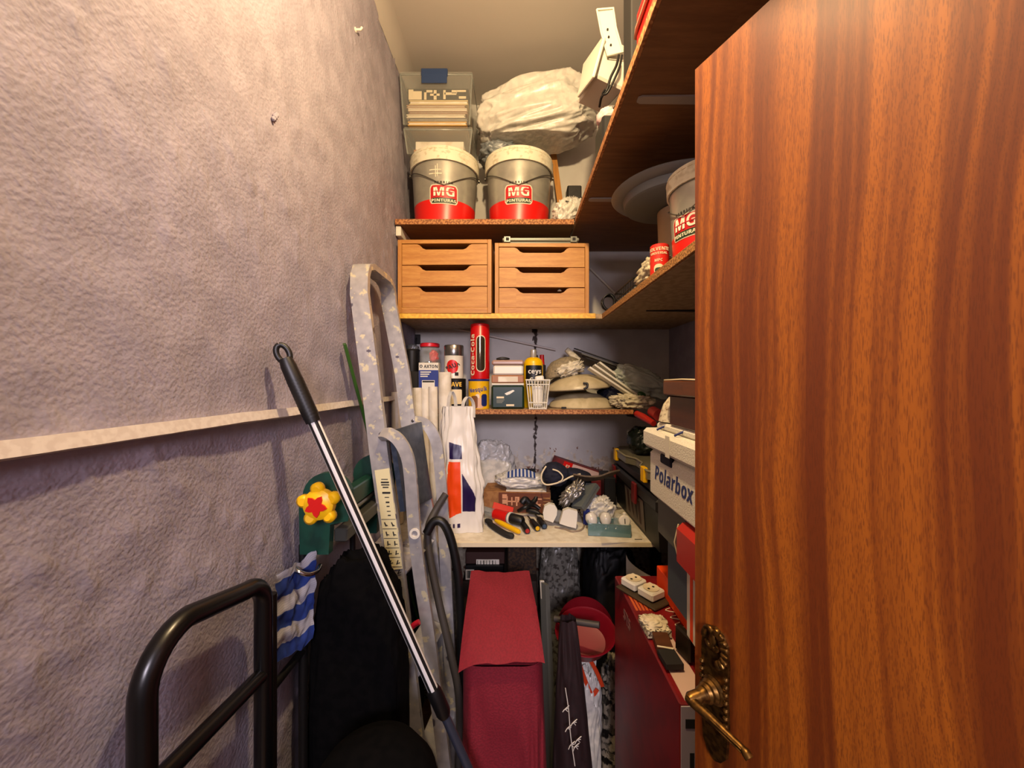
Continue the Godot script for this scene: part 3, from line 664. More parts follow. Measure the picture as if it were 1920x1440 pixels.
# ---------------------------------------------------------------- drawer boxes
func drawer_box(label: String, x0: float, x1: float, y0: float, y1: float, d: float, turn: float, item: bool):
	var dep = 0.30; var w = x1 - x0; var h = y1 - y0
	var t = T("drawer_box", label, "drawer unit", Vector3((x0 + x1) / 2, y0, -d - dep / 2), "wooden drawer boxes"); t.rotation.y = turn
	var th = 0.016
	var add = func(called: String, a: Vector3, s: Vector3, m: Material, par: Node3D) -> MeshInstance3D:
		var st = S(); box(st, a, s, 0.0012); return L(par, called, st, m)
	var z0 = dep / 2
	for s in [-1.0, 1.0]: add.call("side_panel", Vector3(s * (w / 2 - th / 2), h / 2, 0), Vector3(th, h, dep), M.pine_edge, t)
	add.call("top_panel", Vector3(0, h - th / 2, 0), Vector3(w - 2 * th, th, dep), M.pine, t)
	add.call("bottom_panel", Vector3(0, th * 0.75, 0), Vector3(w - 2 * th, th * 1.5, dep), M.pine, t)
	add.call("back_panel", Vector3(0, h / 2, -z0 + 0.003), Vector3(w - 2 * th, h - 2 * th, 0.006), M.pine, t)
	var fw = w - 2 * th - 0.003; var oh = h - 2.5 * th; var fh = oh / 3.0
	for k in 3:
		var yb = th * 1.5 + k * fh + 0.001; var ft = fh - 0.0035
		var dr = Node3D.new(); dr.name = "drawer"; t.add_child(dr, true); dr.position = Vector3(0, yb, 0.0015 * (k % 2))
		var a = fw / 2; var sx = a * 0.64; var sc = 0.021
		var pg = PackedVector2Array([Vector2(-a, 0), Vector2(a, 0), Vector2(a, ft), Vector2(sx, ft), Vector2(sx - 0.010, ft - 0.004), Vector2(sx - 0.022, ft - 0.016), Vector2(sx - 0.034, ft - sc), Vector2(-sx + 0.034, ft - sc), Vector2(-sx + 0.022, ft - 0.016), Vector2(-sx + 0.010, ft - 0.004), Vector2(-sx, ft), Vector2(-a, ft)])
		var st = S(); prism(st, pg, Transform3D(Basis(), Vector3(0, 0, z0 - 0.002)), 0.012); L(dr, "drawer_front", st, M.pine)
		add.call("drawer_floor", Vector3(0, 0.004, -0.01), Vector3(fw - 0.004, 0.005, dep - 0.05), M.pine, dr)
		for s in [-1.0, 1.0]: add.call("drawer_side", Vector3(s * (a - 0.007), ft * 0.42, -0.01), Vector3(0.009, ft * 0.8, dep - 0.05), M.pine, dr)
func drawers():
	drawer_box("wooden three-drawer box touching the left wall, lower drawer with a dark knot", xw(746, 1.535), xw(922.5, 1.535), Y2, yw(449, 1.535), 1.535, -0.012, false)
	drawer_box("wooden three-drawer box with the flat grey case on top", xw(927, 1.54), xw(1104, 1.54), Y2, yw(455.5, 1.54), 1.54, 0.01, true)
	var y = yw(455.5, 1.54)
	var t = T("flat_case", "flat grey-green plastic case with two latches on the right drawer box", "case", Vector3(0.1, y, -1.66))
	var st = S(); wbox(st, xw(944, 1.55), xw(1084, 1.55), y + 0.0005, y + 0.012, 1.555, 1.80, 0.004); P(t, "base", st, mat(Color(0.40, 0.42, 0.38), 0.4))
	st = S(); wbox(st, xw(942, 1.55), xw(1086, 1.55), y + 0.0125, y + 0.026, 1.55, 1.805, 0.006); P(t, "lid", st, mat(Color(0.55, 0.56, 0.50), 0.35))
	for px in [951.0, 1076.0]:
		st = S(); pbox(st, px - 6, 443, px + 6, 453.5, 1.545, 0.006, 0.001); P(t, "latch", st, mat(Color(0.50, 0.51, 0.47), 0.3))
		st = S(); pbox(st, px - 2.5, 445, px + 3.5, 451, 1.5445, 0.002, 0.0005); P(t, "latch_slot", st, M.dark)
	st = S(); lathe(st, [Vector2(0, 0), Vector2(0.008, 0.001), Vector2(0.009, 0.004), Vector2(0.004, 0.009), Vector2(0, 0.010)], at(1049, 547, 1.57), Basis(), 14)
	var tp = O("drawer_item", "small pale item in the lowest drawer of the right box", "item", st, M.cream)

# ---------------------------------------------------------------- chipboard shelf on the right wall
func right_shelf():
	var st = S()
	paint_bucket("small silver and red paint bucket beside the red can, half behind the door", 0.462, 0.90, Y2, 0.69, -1.15, "", 0)
	var c = Vector3(0.373, Y2, -1.0); var r = 0.0235
	var t = T("solvent_can", "small red can of solvent with pale print at the shelf edge", "can", c)
	st = S(); lathe(st, [Vector2(0, 0.0005), Vector2(r, 0.0005), Vector2(r, 0.078), Vector2(r * 0.9, 0.080), Vector2(r * 0.85, 0.078), Vector2(0, 0.078)], c, Basis(), 28); P(t, "body", st, mat(Color(0.80, 0.16, 0.12), 0.4))
	var cr = func(_h): return r
	text(t, "SOLVENTE", 0.0085, Transform3D(Basis(Vector3.UP, -0.45), c + Vector3(-sin(0.45) * (r + 0.0005), 0.066, cos(0.45) * (r + 0.0005))), M.cream, r + 0.0005)
	text(t, "UNIVERSAL", 0.006, Transform3D(Basis(Vector3.UP, -0.45), c + Vector3(-sin(0.45) * (r + 0.0005), 0.055, cos(0.45) * (r + 0.0005))), M.cream, r + 0.0005)
	text(t, "MPC", 0.007, Transform3D(Basis(Vector3.UP, -0.45), c + Vector3(-sin(0.45) * (r + 0.0005), 0.037, cos(0.45) * (r + 0.0005))), M.cream, r + 0.0005)
	st = S(); patch(st, c, cr, -0.45, 0.024, 0.003, 0.027, 0.0006, 0.010); P(t, "round_label", st, M.cream)
	st = S(); patch(st, c, cr, -0.45, 0.019, 0.005, 0.018, 0.001, 0.006); P(t, "label_picture", st, M.badge_green)
	# wide round tray lid lying on a tub
	t = T("round_lid", "large round grey lid with a stepped rim lying under the deep shelf", "lid", Vector3(0.47, Y2 + 0.245, -1.14))
	st = S(); var lc = Vector3(0.465, Y2 + 0.245, -1.13)
	lathe(st, [Vector2(0, 0), Vector2(0.135, 0), Vector2(0.142, 0.004), Vector2(0.146, 0.024)], lc, Basis(), 64); P(t, "well", st, M.grey)
	st = S(); lathe(st, [Vector2(0.145, 0.024), Vector2(0.150, 0.024), Vector2(0.176, 0.030), Vector2(0.180, 0.034), Vector2(0.176, 0.038), Vector2(0.148, 0.030)], lc, Basis(), 64); P(t, "rim", st, mat(Color(0.46, 0.45, 0.43), 0.4))
	st = S(); lathe(st, [Vector2(0, 0.0005), Vector2(0.062, 0.0005), Vector2(0.070, 0.24), Vector2(0.062, 0.243), Vector2(0, 0.243)], Vector3(0.50, Y2, -1.16), Basis(), 32); O("plastic_tub", "beige plastic tub under the large round lid", "tub", st, mat(Color(0.62, 0.52, 0.40), 0.5))
	st = S(); blob(st, Vector3(0.395, Y2 + 0.036, -1.10), Vector3(0.036, 0.036, 0.085), 311, 0.3, 1.6, Basis(), 0.8, Y2 + 0.0005, 60, 40); O("rag", "crumpled pale rag beside the red solvent can", "rag", st, M.rag)
	# black wire basket
	t = T("wire_basket", "low black wire basket on the chipboard shelf behind the rag", "basket", Vector3(0.41, Y2, -1.32))
	var a = [Vector3(0.368, Y2 + 0.003, -1.21), Vector3(0.45, Y2 + 0.003, -1.21), Vector3(0.45, Y2 + 0.003, -1.43), Vector3(0.368, Y2 + 0.003, -1.43)]
	for lv in [0.0, 0.025, 0.05]:
		st = S(); var q = []
		for k in 5: q.append(a[k % 4] + Vector3(0, lv, 0))
		tube(st, q, 0.0018 if lv < 0.05 else 0.003, 6); P(t, "wire_ring", st, M.black)
	for k in 9:
		var z = -1.21 - 0.22 * k / 8.0
		st = S(); tube(st, [Vector3(0.368, Y2 + 0.053, z), Vector3(0.368, Y2 + 0.003, z), Vector3(0.45, Y2 + 0.003, z), Vector3(0.45, Y2 + 0.053, z)], 0.0015, 5); P(t, "wire", st, M.black)
	st = S(); wbox(st, 0.375, 0.443, Y2 + 0.006, Y2 + 0.030, 1.22, 1.42, 0.004); O("grey_cloth", "folded grey cloth inside the black wire basket", "cloth", st, M.bag_grey)
	st = S(); wbox(st, 0.360, 0.43, Y2 + 0.0005, Y2 + 0.012, 1.035, 1.2, 0.002); O("black_tool", "flat black tool lying under the rag on the chipboard shelf", "tool", st, M.black)
	var pts = []
	for i in 60:
		var g = i * 0.42; pts.append(Vector3(0.362 + (0.024 + 0.004 * sin(i * 0.37)) * cos(g), Y2 + 0.035 + (0.029 + 0.003 * sin(i * 0.53)) * sin(g), -1.50 + 0.010 * sin(i * 0.31)))
	st = S(); tube(st, smooth(pts, 2), 0.0032, 6); O("cable_coil", "coil of black cable at the shelf corner beside the drawer boxes", "cable", st, M.black)

# ---------------------------------------------------------------- third shelf
func can(st: SurfaceTool, c: Vector3, r: float, h: float, lip := 0.002):
	lathe(st, [Vector2(0, 0.0005), Vector2(r, 0.0005), Vector2(r + lip * 0.4, 0.003), Vector2(r, 0.006), Vector2(r, h - 0.006), Vector2(r + lip * 0.4, h - 0.003), Vector2(r - lip, h), Vector2(r - lip * 2, h - 0.002), Vector2(0, h - 0.002)], c, Basis(), 36)
func front(c: Vector3, y: float, r: float, ang := 0.0) -> Transform3D:
	return Transform3D(Basis(Vector3.UP, ang), c + Vector3(sin(ang) * (r + 0.0009), y, cos(ang) * (r + 0.0009)))
func third_shelf():
	var st = S(); var t: Node3D; var c: Vector3
	# black cup
	c = Vector3(xw(772, 1.72), Y3, -1.72); t = T("black_cup", "tall matt black cup at the left end of the shelf", "cup", c)
	lathe(st, [Vector2(0, 0.001), Vector2(0.028, 0.001), Vector2(0.035, 0.255), Vector2(0.033, 0.255), Vector2(0.026, 0.01), Vector2(0, 0.01)], c, Basis(), 28); P(t, "body", st, M.black)
	st = S(); lathe(st, [Vector2(0.0355, 0.250), Vector2(0.037, 0.254), Vector2(0.034, 0.258)], c, Basis(), 28); P(t, "rim", st, M.dark)
	st = S(); blob(st, c + Vector3(0.004, 0.262, 0), Vector3(0.024, 0.02, 0.02), 320, 0.2, 1.3, Basis(), 0.8, c.y + 0.25, 24, 16); O("crumpled_film", "bit of clear film in the black cup", "film", st, M.clear_grey)
	# jar on a box behind the white and blue carton
	var yj = yw(697, 1.70)
	st = S(); wbox(st, -0.455, -0.345, Y3 + 0.0005, yj, 1.645, 1.765, 0.002); O("dark_tin", "dark tin hidden behind the white and blue carton", "tin", st, M.dark)
	c = Vector3(xw(806, 1.70), yj, -1.70); t = T("glass_jar", "glass jar with a pink-red lid and red bits inside", "jar", c)
	st = S(); lathe(st, [Vector2(0, 0.001), Vector2(0.040, 0.001), Vector2(0.044, 0.006), Vector2(0.044, 0.085), Vector2(0.038, 0.103), Vector2(0.038, 0.112)], c, Basis(), 36); P(t, "glass_body", st, M.glass)
	st = S(); lathe(st, [Vector2(0.041, 0.108), Vector2(0.0425, 0.110), Vector2(0.0425, 0.122), Vector2(0.039, 0.125), Vector2(0, 0.124)], c, Basis(), 36); P(t, "lid", st, mat(Color(0.80, 0.10, 0.16), 0.35), "pink-red lid")
	st = S(); blob(st, c + Vector3(0.02, 0.066, 0.008), Vector3(0.019, 0.026, 0.022), 325, 0.25, 1.5, Basis(), 0.8, -99.0, 24, 16); O("red_sachet", "red sachet inside the glass jar", "sachet", st, M.red)
	st = S(); blob(st, c + Vector3(-0.004, 0.022, 0), Vector3(0.034, 0.020, 0.034), 326, 0.25, 2.0, Basis(), 0.9, c.y + 0.003, 32, 20); O("screws", "dark screws and bits at the bottom of the glass jar", "screws", st, M.dark).set_meta("kind", "stuff")
	# white and blue carton
	t = T("carton", "white and blue tool carton standing in front of the glass jar", "carton", Vector3(xw(803, 1.6), Y3, -1.62))
	st = S(); wbox(st, xw(785, 1.6), xw(822, 1.6), Y3 + 0.0005, yw(680, 1.6), 1.6, 1.64, 0.001); P(t, "box", st, M.plastic_white)
	st = S(); pbox(st, 785.2, 694, 821.8, 765, 1.599, 0.0015, 0.0003); var bl = P(t, "blue_field", st, mat(Color(0.08, 0.17, 0.48), 0.5))
	text(t, "AXTON", 0.0125, Transform3D(Basis(), at(808, 687, 1.5985)), M.ink)
	st = S(); lathe(st, [Vector2(0.006, 0), Vector2(0.006, 0.001), Vector2(0.0035, 0.001), Vector2(0.0035, 0)], at(789.5, 686.5, 1.599), Basis(Vector3(1, 0, 0), PI / 2), 16); P(t, "emblem", st, M.ink)
	for k in 3:
		st = S(); pbox(st, 788, 696.5 + k * 4, 808 - k * 3, 698.7 + k * 4, 1.5985, 0.001, 0.0002); P(bl, "text_line", st, M.plastic_white)
	st = S(); pbox(st, 791, 713, 815, 765, 1.5985, 0.001, 0.0002); P(bl, "white_panel", st, M.plastic_white)
	st = S(); pbox(st, 792, 714, 814, 717, 1.598, 0.001, 0.0002); P(bl, "text_line", st, M.ink)
	# black and yellow tin with a spray can on it
	c = Vector3(xw(855, 1.63), Y3, -1.63); var hb = yw(710, 1.63) - Y3
	t = T("glue_tin", "black tin with yellow lettering under the white and red spray can", "tin", c)
	st = S(); can(st, c, 0.042, hb); P(t, "body", st, M.black)
	text(t, "PAVE", 0.018, front(c, hb - 0.024, 0.042, 0.05), M.yellow, 0.043)
	st = S(); patch(st, c, func(_h): return 0.042, 0.05, 0.06, 0.02, hb - 0.045, 0.0008, 0.004); P(t, "label", st, M.cream)
	var c2 = Vector3(xw(851, 1.63), Y3 + hb, -1.63)
	t = T("spray_can", "white spray can with a red disc and a steel cap, standing on the black tin", "spray can", c2)
	st = S(); can(st, c2, 0.0395, 0.098); P(t, "body", st, M.plastic_white)
	st = S(); lathe(st, [Vector2(0.040, 0.096), Vector2(0.041, 0.100), Vector2(0.041, 0.138), Vector2(0.039, 0.141), Vector2(0.034, 0.141), Vector2(0.034, 0.130), Vector2(0, 0.130)], c2, Basis(), 36); P(t, "cap", st, mat(Color(0.55, 0.54, 0.52), 0.25, 0.9), "steel cap")
	st = S(); patch(st, c2, func(_h): return 0.0395, -0.02, 0.052, 0.022, 0.078, 0.0007, 0.026); P(t, "red_disc", st, M.red)
	text(t, "PAUX", 0.019, Transform3D(Basis(Vector3(0, 0, 1), 0.45), c2 + Vector3(0.0, 0.052, 0.0413)), M.ink, 0.041)
	st = S(); patch(st, c2, func(_h): return 0.0395, 0.45, 0.016, 0.012, 0.026, 0.0009); P(t, "small_label", st, M.ink)
	# red drink tin with a window, on a yellow cocoa tin
	c = Vector3(xw(898, 1.61), Y3, -1.61); hb = yw(711, 1.61) - Y3
	t = T("cocoa_tin", "yellow cocoa tin with blue lettering under the tall red tin", "tin", c)
	st = S(); can(st, c, 0.0435, hb); P(t, "body", st, mat(Color(0.85, 0.66, 0.05), 0.35))
	st = S(); lathe(st, [Vector2(0.0437, hb - 0.008), Vector2(0.0445, hb - 0.006), Vector2(0.0445, hb - 0.001), Vector2(0.042, hb)], c, Basis(), 36); P(t, "rim", st, M.blue)
	text(t, "Nesquik", 0.0165, Transform3D(Basis(Vector3(0, 0, 1), 0.14), c + Vector3(0, 0.080, 0.0447)), M.blue, 0.0447, "lettering", 0.9)
	for q in [[-0.35, 0.030, 0.004, 0.055, [0.45, 0.28, 0.14]], [0.15, 0.036, 0.004, 0.046, [0.78, 0.62, 0.50]], [0.62, 0.026, 0.012, 0.062, [0.06, 0.12, 0.34]], [-0.05, 0.018, 0.030, 0.062, [0.82, 0.76, 0.68]]]:
		st = S(); patch(st, c, func(_h): return 0.0435, q[0], q[1], q[2], q[3], 0.0007 + abs(q[0]) * 0.0005, 0.009); P(t, "printed_patch", st, mat(Color(q[4][0], q[4][1], q[4][2]), 0.4))
	c2 = Vector3(xw(900, 1.61), Y3 + hb, -1.61); var hc = yw(607, 1.61) - c2.y
	t = T("drink_tin", "tall red tin with white script and a long window", "tin", c2)
	st = S(); lathe(st, [Vector2(0, 0.001), Vector2(0.0395, 0.001), Vector2(0.040, 0.004), Vector2(0.040, hc - 0.014), Vector2(0.038, hc - 0.011)], c2, Basis(), 40); P(t, "body", st, mat(Color(0.72, 0.04, 0.06), 0.3))
	st = S(); lathe(st, [Vector2(0.040, hc - 0.013), Vector2(0.0405, hc - 0.010), Vector2(0.039, hc - 0.005), Vector2(0.030, hc - 0.001), Vector2(0.012, hc), Vector2(0, hc)], c2, Basis(), 40); P(t, "lid", st, mat(Color(0.70, 0.05, 0.06), 0.3))
	st = S(); patch(st, c2, func(_h): return 0.040, 0.18, 0.040, 0.030, 0.180, 0.0006, 0.019); P(t, "window_frame", st, M.cream)
	st = S(); patch(st, c2, func(_h): return 0.040, 0.18, 0.034, 0.034, 0.176, 0.0012, 0.016); P(t, "window", st, mat(Color(0.28, 0.24, 0.17), 0.08, 0.6))
	text(t, "Coca-Cola", 0.021, Transform3D(Basis(Vector3.UP, -0.72) * Basis(Vector3(0, 0, 1), PI / 2), c2 + Vector3(-sin(0.72) * 0.0412, 0.10, cos(0.72) * 0.0412)), M.cream, 0.0, "lettering", 1.25)
	# stack of boxes
	var x0 = xw(921, 1.575); var x1 = xw(983, 1.575); var yb = Y3; var z = 1.575
	t = T("green_tin", "dark green square tin at the bottom of the container stack", "tin", Vector3((x0 + x1) / 2, yb, -z - 0.06))
	var h1 = yw(722, z) - yb
	st = S(); wbox(st, x0, x1, yb + 0.0005, yb + h1, z, z + 0.13, 0.008); P(t, "body", st, mat(Color(0.02, 0.15, 0.10), 0.4))
	st = S(); wbox(st, x0 + 0.001, x1 - 0.001, yb + h1 - 0.001, yb + h1 + 0.007, z + 0.002, z + 0.128, 0.003); P(t, "lid", st, M.plastic_white)
	st = S(); pbox(st, 931, 743.5, 945, 747, z - 0.0006, 0.0008, 0.0001); P(t, "text_line", st, M.cream)
	for k in 3:
		st = S(); pbox(st, 931, 749 + k * 2.6, 946 - k * 2, 750.2 + k * 2.6, z - 0.0006, 0.0008, 0.0001); P(t, "text_line", st, mat(Color(0.5, 0.5, 0.45), 0.6))
	st = S(); pbox(st, 949, 758, 964, 761.5, z - 0.0006, 0.0008, 0.0001); P(t, "text_line", st, M.cream)
	st = S(); pprism(st, [[946, 738], [952, 735], [962, 731], [965, 733], [956, 739], [950, 741]], z - 0.0006, 0.0008); P(t, "printed_leaf", st, M.plastic_white)
	yb += h1 + 0.008
	t = T("food_box", "brown plastic box with a white label in the middle of the container stack", "box", Vector3((x0 + x1) / 2, yb, -z - 0.06))
	var h2 = yw(703, z) - yb
	st = S(); wbox(st, x0 + 0.001, x1 - 0.002, yb, yb + h2 - 0.001, z, z + 0.125, 0.004); P(t, "body", st, mat(Color(0.60, 0.40, 0.26), 0.5))
	st = S(); pbox(st, 934, 706, 971, 716, z - 0.0006, 0.001, 0.0002); P(t, "label", st, M.paper)
	yb += h2
	t = T("food_box", "white plastic food box with a clear pinkish lid on the container stack", "box", Vector3((x0 + x1) / 2, yb, -z - 0.06))
	var h3 = yw(685, z) - yb
	st = S(); wbox(st, x0 + 0.008, x1 - 0.004, yb, yb + h3, z + 0.004, z + 0.12, 0.006); P(t, "tub", st, M.plastic_white)
	st = S(); wbox(st, x0 + 0.002, x1 - 0.001, yb + h3 + 0.0005, yb + h3 + 0.022, z, z + 0.125, 0.008); P(t, "lid", st, mat(Color(0.62, 0.50, 0.44), 0.3))
	st = S(); tube(st, smooth([Vector3(x0 + 0.02, yb + h3 + 0.027, -z - 0.03), Vector3(x0 + 0.045, yb + h3 + 0.030, -z - 0.028), Vector3(x0 + 0.075, yb + h3 + 0.028, -z - 0.034)]), [0.004, 0.0045, 0.005, 0.0055, 0.006, 0.006, 0.006, 0.006, 0.006, 0.0055, 0.005, 0.004, 0.003], 8)
	O("black_tool", "small black grip lying on the lid of the white food box", "tool", st, M.black)
	# yellow bottle
	c = Vector3(xw(1000, 1.67), Y3, -1.67); t = T("glue_bottle", "yellow bottle with a black label and a silver cap", "bottle", c)
	var hy = yw(670, 1.67) - Y3
	st = S(); lathe(st, [Vector2(0, 0.001), Vector2(0.040, 0.001), Vector2(0.042, 0.006), Vector2(0.042, hy - 0.028), Vector2(0.038, hy - 0.014), Vector2(0.026, hy - 0.003), Vector2(0.015, hy)], c, Basis(), 36); P(t, "body", st, mat(Color(0.88, 0.70, 0.02), 0.3))
	st = S(); lathe(st, [Vector2(0.012, hy - 0.001), Vector2(0.014, hy + 0.004), Vector2(0.0135, hy + 0.030), Vector2(0.010, hy + 0.034), Vector2(0, hy + 0.034)], c, Basis(), 20); P(t, "cap", st, mat(Color(0.75, 0.73, 0.68), 0.3, 0.5))
	st = S(); patch(st, c, func(_h): return 0.042, 0.05, 0.082, hy - 0.125, hy - 0.036, 0.0007, 0.004); P(t, "label", st, M.black)
	text(t, "ceys", 0.019, front(c, hy - 0.062, 0.0425, 0.1), M.plastic_white, 0.043, "lettering", 1.1)
	text(t, "C", 0.019, front(c, hy - 0.098, 0.0425, -0.25), M.plastic_white, 0.043)
	c = Vector3(xw(1016, 1.77), Y3, -1.77); t = T("red_capped_tube", "dark tube with a red cap behind the yellow bottle", "tube", c)
	var ht = yw(685, 1.77) - Y3
	st = S(); lathe(st, [Vector2(0, 0.001), Vector2(0.018, 0.001), Vector2(0.018, ht), Vector2(0.011, ht + 0.004)], c, Basis(), 20); P(t, "body", st, M.dark)
	st = S(); lathe(st, [Vector2(0.011, ht), Vector2(0.0125, ht + 0.004), Vector2(0.010, ht + 0.048), Vector2(0, ht + 0.05)], c, Basis(), 20); P(t, "cap", st, M.red, "red cap")
	# little white basket
	t = T("white_basket", "small white slotted plastic basket in front of the yellow bottle", "basket", Vector3(xw(1008, 1.575), Y3, -1.58))
	var bt = yw(713, 1.55) - Y3; var bc = Vector3(xw(1008, 1.58), Y3, -1.585)
	var ring = func(k: float) -> Array:
		var a: float = lerpf(0.034, 0.047, k); var b: float = lerpf(0.026, 0.036, k); var y: float = Y3 + 0.001 + bt * k
		return [Vector3(bc.x - a, y, bc.z + b), Vector3(bc.x + a, y, bc.z + b), Vector3(bc.x + a, y, bc.z - b), Vector3(bc.x - a, y, bc.z - b)]
	st = S(); wbox(st, bc.x - 0.034, bc.x + 0.034, Y3 + 0.0005, Y3 + 0.004, -bc.z - 0.026, -bc.z + 0.026, 0.001); P(t, "floor", st, M.plastic_white)
	for kk in [0.03, 0.22, 0.85, 1.0]:
		st = S(); var q: Array = ring.call(kk); q.append(q[0]); tube(st, q, 0.0035 if kk == 1.0 else 0.0022, 6); P(t, "hoop", st, M.plastic_white)
	for s in 4:
		var lo: Array = ring.call(0.0); var hi: Array = ring.call(1.0)
		for k in 8:
			var f = k / 8.0
			st = S(); tube(st, [lo[s].lerp(lo[(s + 1) % 4], f), hi[s].lerp(hi[(s + 1) % 4], f)], 0.0026 if k % 4 == 0 else 0.0016, 5); P(t, "slat", st, M.plastic_white)
	st = S(); box(st, bc + Vector3(0.0, 0.055, 0), Vector3(0.04, 0.09, 0.035), 0.006); O("plug_adapter", "white plug adapter standing in the small white basket", "adapter", st, M.plastic_white)
	st = S(); box(st, bc + Vector3(0.008, 0.124, 0.0), Vector3(0.036, 0.026, 0.024), 0.005, Basis(Vector3(0, 0, 1), 0.12)); O("plug", "white plug on top in the small white basket", "plug", st, M.plastic_white)
	# glass lamp shades
	c = Vector3(xw(1090, 1.70), Y3, -1.695); t = T("lamp_shade", "cream glass ceiling shade lying dome up on the shelf", "lamp shade", c, "glass lamp shades")
	st = S(); lathe(st, [Vector2(0.142, 0.001), Vector2(0.146, 0.006), Vector2(0.136, 0.022), Vector2(0.112, 0.042), Vector2(0.07, 0.060), Vector2(0.0, 0.068)], c, Basis(), 48); P(t, "glass", st, M.ivory_glass)
	st = S(); pbox(st, 1053, 763, 1062, 767, 1.548, 0.01, 0.001); P(t, "clip", st, M.dark)
	c = Vector3(xw(1085, 1.68), Y3 + 0.079, -1.69); var tb = Basis(Vector3(0, 0, 1), 0.07)
	t = T("lamp_shade", "cream glass ceiling shade with a black clip, resting on another shade", "lamp shade", c, "glass lamp shades")
	st = S(); lathe(st, [Vector2(0.134, 0.0), Vector2(0.139, 0.004), Vector2(0.137, 0.014), Vector2(0.124, 0.028), Vector2(0.09, 0.05), Vector2(0.05, 0.063), Vector2(0.0, 0.068)], c, tb, 48); P(t, "glass", st, M.ivory_glass)
	st = S(); var k0 = at(1097, 724, 1.552); tube(st, smooth([k0 + Vector3(-0.008, 0.012, 0), k0 + Vector3(0.008, 0.010, 0.004), k0 + Vector3(0.006, -0.004, 0.006), k0 + Vector3(-0.006, -0.012, 0.004)]), 0.0045, 8); P(t, "clip", st, M.black)
	c = Vector3(xw(1060, 1.72), Y3 + 0.150, -1.72); tb = Basis(Vector3(0, 0, 1), 0.30)
	t = T("lamp_shade", "dusty torn paper shade tilted on top of the glass shades", "lamp shade", c)
	st = S(); lathe(st, [Vector2(0.085, -0.004), Vector2(0.092, 0.0), Vector2(0.088, 0.022), Vector2(0.07, 0.048), Vector2(0.045, 0.066), Vector2(0.0, 0.074)], c, tb, 40); P(t, "dome", st, noisy(Color(0.46, 0.42, 0.34), Color(0.58, 0.52, 0.40), 0.05, 331, 0.8, 5.0))
	st = S(); blob(st, c + Vector3(0.012, 0.018, 0.065), Vector3(0.06, 0.028, 0.028), 332, 0.35, 1.8, tb, 0.8, -99.0, 40, 24); P(t, "torn_paper", st, M.rag)
	# papers, folder, slats, bags
	st = S(); tube(st, [at(1062, 655, 1.72), at(1084, 676, 1.73)], [0.012, 0.017], 10); O("paper_roll", "short crumpled paper roll on top of the torn shade", "paper", st, M.rag)
	t = T("folder", "dark grey folder slanting down behind the white slats", "folder", at(1150, 690, 1.75))
	var fb = Basis(Vector3(0, 0, 1), -0.335)
	for k in 3:
		st = S(); box(st, at(1148, 678 + k * 5, 1.75), Vector3(0.355 - k * 0.04, 0.005, 0.14), 0.001, fb * Basis(Vector3(1, 0, 0), 0.12)); P(t, "sheet", st, M.dark if k != 1 else M.grey)
	for k in 3:
		st = S(); var dy = k * 6.0; bar(st, [at(1104 + k * 9, 690 - dy * 0.8, 1.60 + k * 0.02), at(1192 + k * 6, 748 - dy * 0.5, 1.60 + k * 0.02)], Vector3(0, 0.3, 1), 0.03, 0.008); O("plastic_strip", ["long white plastic strip resting on the cream rags", "long white plastic strip between two other strips", "white plastic strip closest to the dark grey folder"][k], "strip", st, M.plastic_white, "white strips leaning on the shades")
	st = S(); blob(st, at(1202, 716, 1.64), Vector3(0.12, 0.052, 0.05), 341, 0.16, 1.2, Basis(Vector3(0, 0, 1), -0.42), 0.75, -99.0, 80, 48)
	var gb = mat(Color(0.64, 0.67, 0.63), 0.22); gb.backlight = Color(0.25, 0.26, 0.25)
	var bag = O("plastic_bag", "grey-green translucent plastic bag slumped beside the white slats", "bag", st, gb)
	st = S(); blob(st, at(1203, 741, 1.575), Vector3(0.018, 0.014, 0.01), 342, 0.1, 1.0, Basis(Vector3(0, 0, 1), -0.5), 1.0, -99.0, 20, 14); O("green_label", "small green label on the translucent bag", "label", st, mat(Color(0.10, 0.26, 0.06), 0.5))
	st = S(); blob(st, Vector3(xw(1148, 1.66), Y3 + 0.044, -1.68), Vector3(0.05, 0.045, 0.06), 343, 0.25, 1.4, Basis(), 0.8, Y3 + 0.0005, 40, 26); O("navy_cloth", "crumpled navy cloth between the glass shades and the slats", "cloth", st, M.navy)
	st = S(); blob(st, Vector3(xw(1186, 1.58), Y3 + 0.03, -1.585), Vector3(0.082, 0.030, 0.045), 344, 0.3, 1.7, Basis(Vector3(0, 0, 1), -0.06), 0.8, Y3 + 0.0005, 64, 36); O("rag", "crumpled cream rags at the right end of the tin shelf", "rag", st, M.rag)

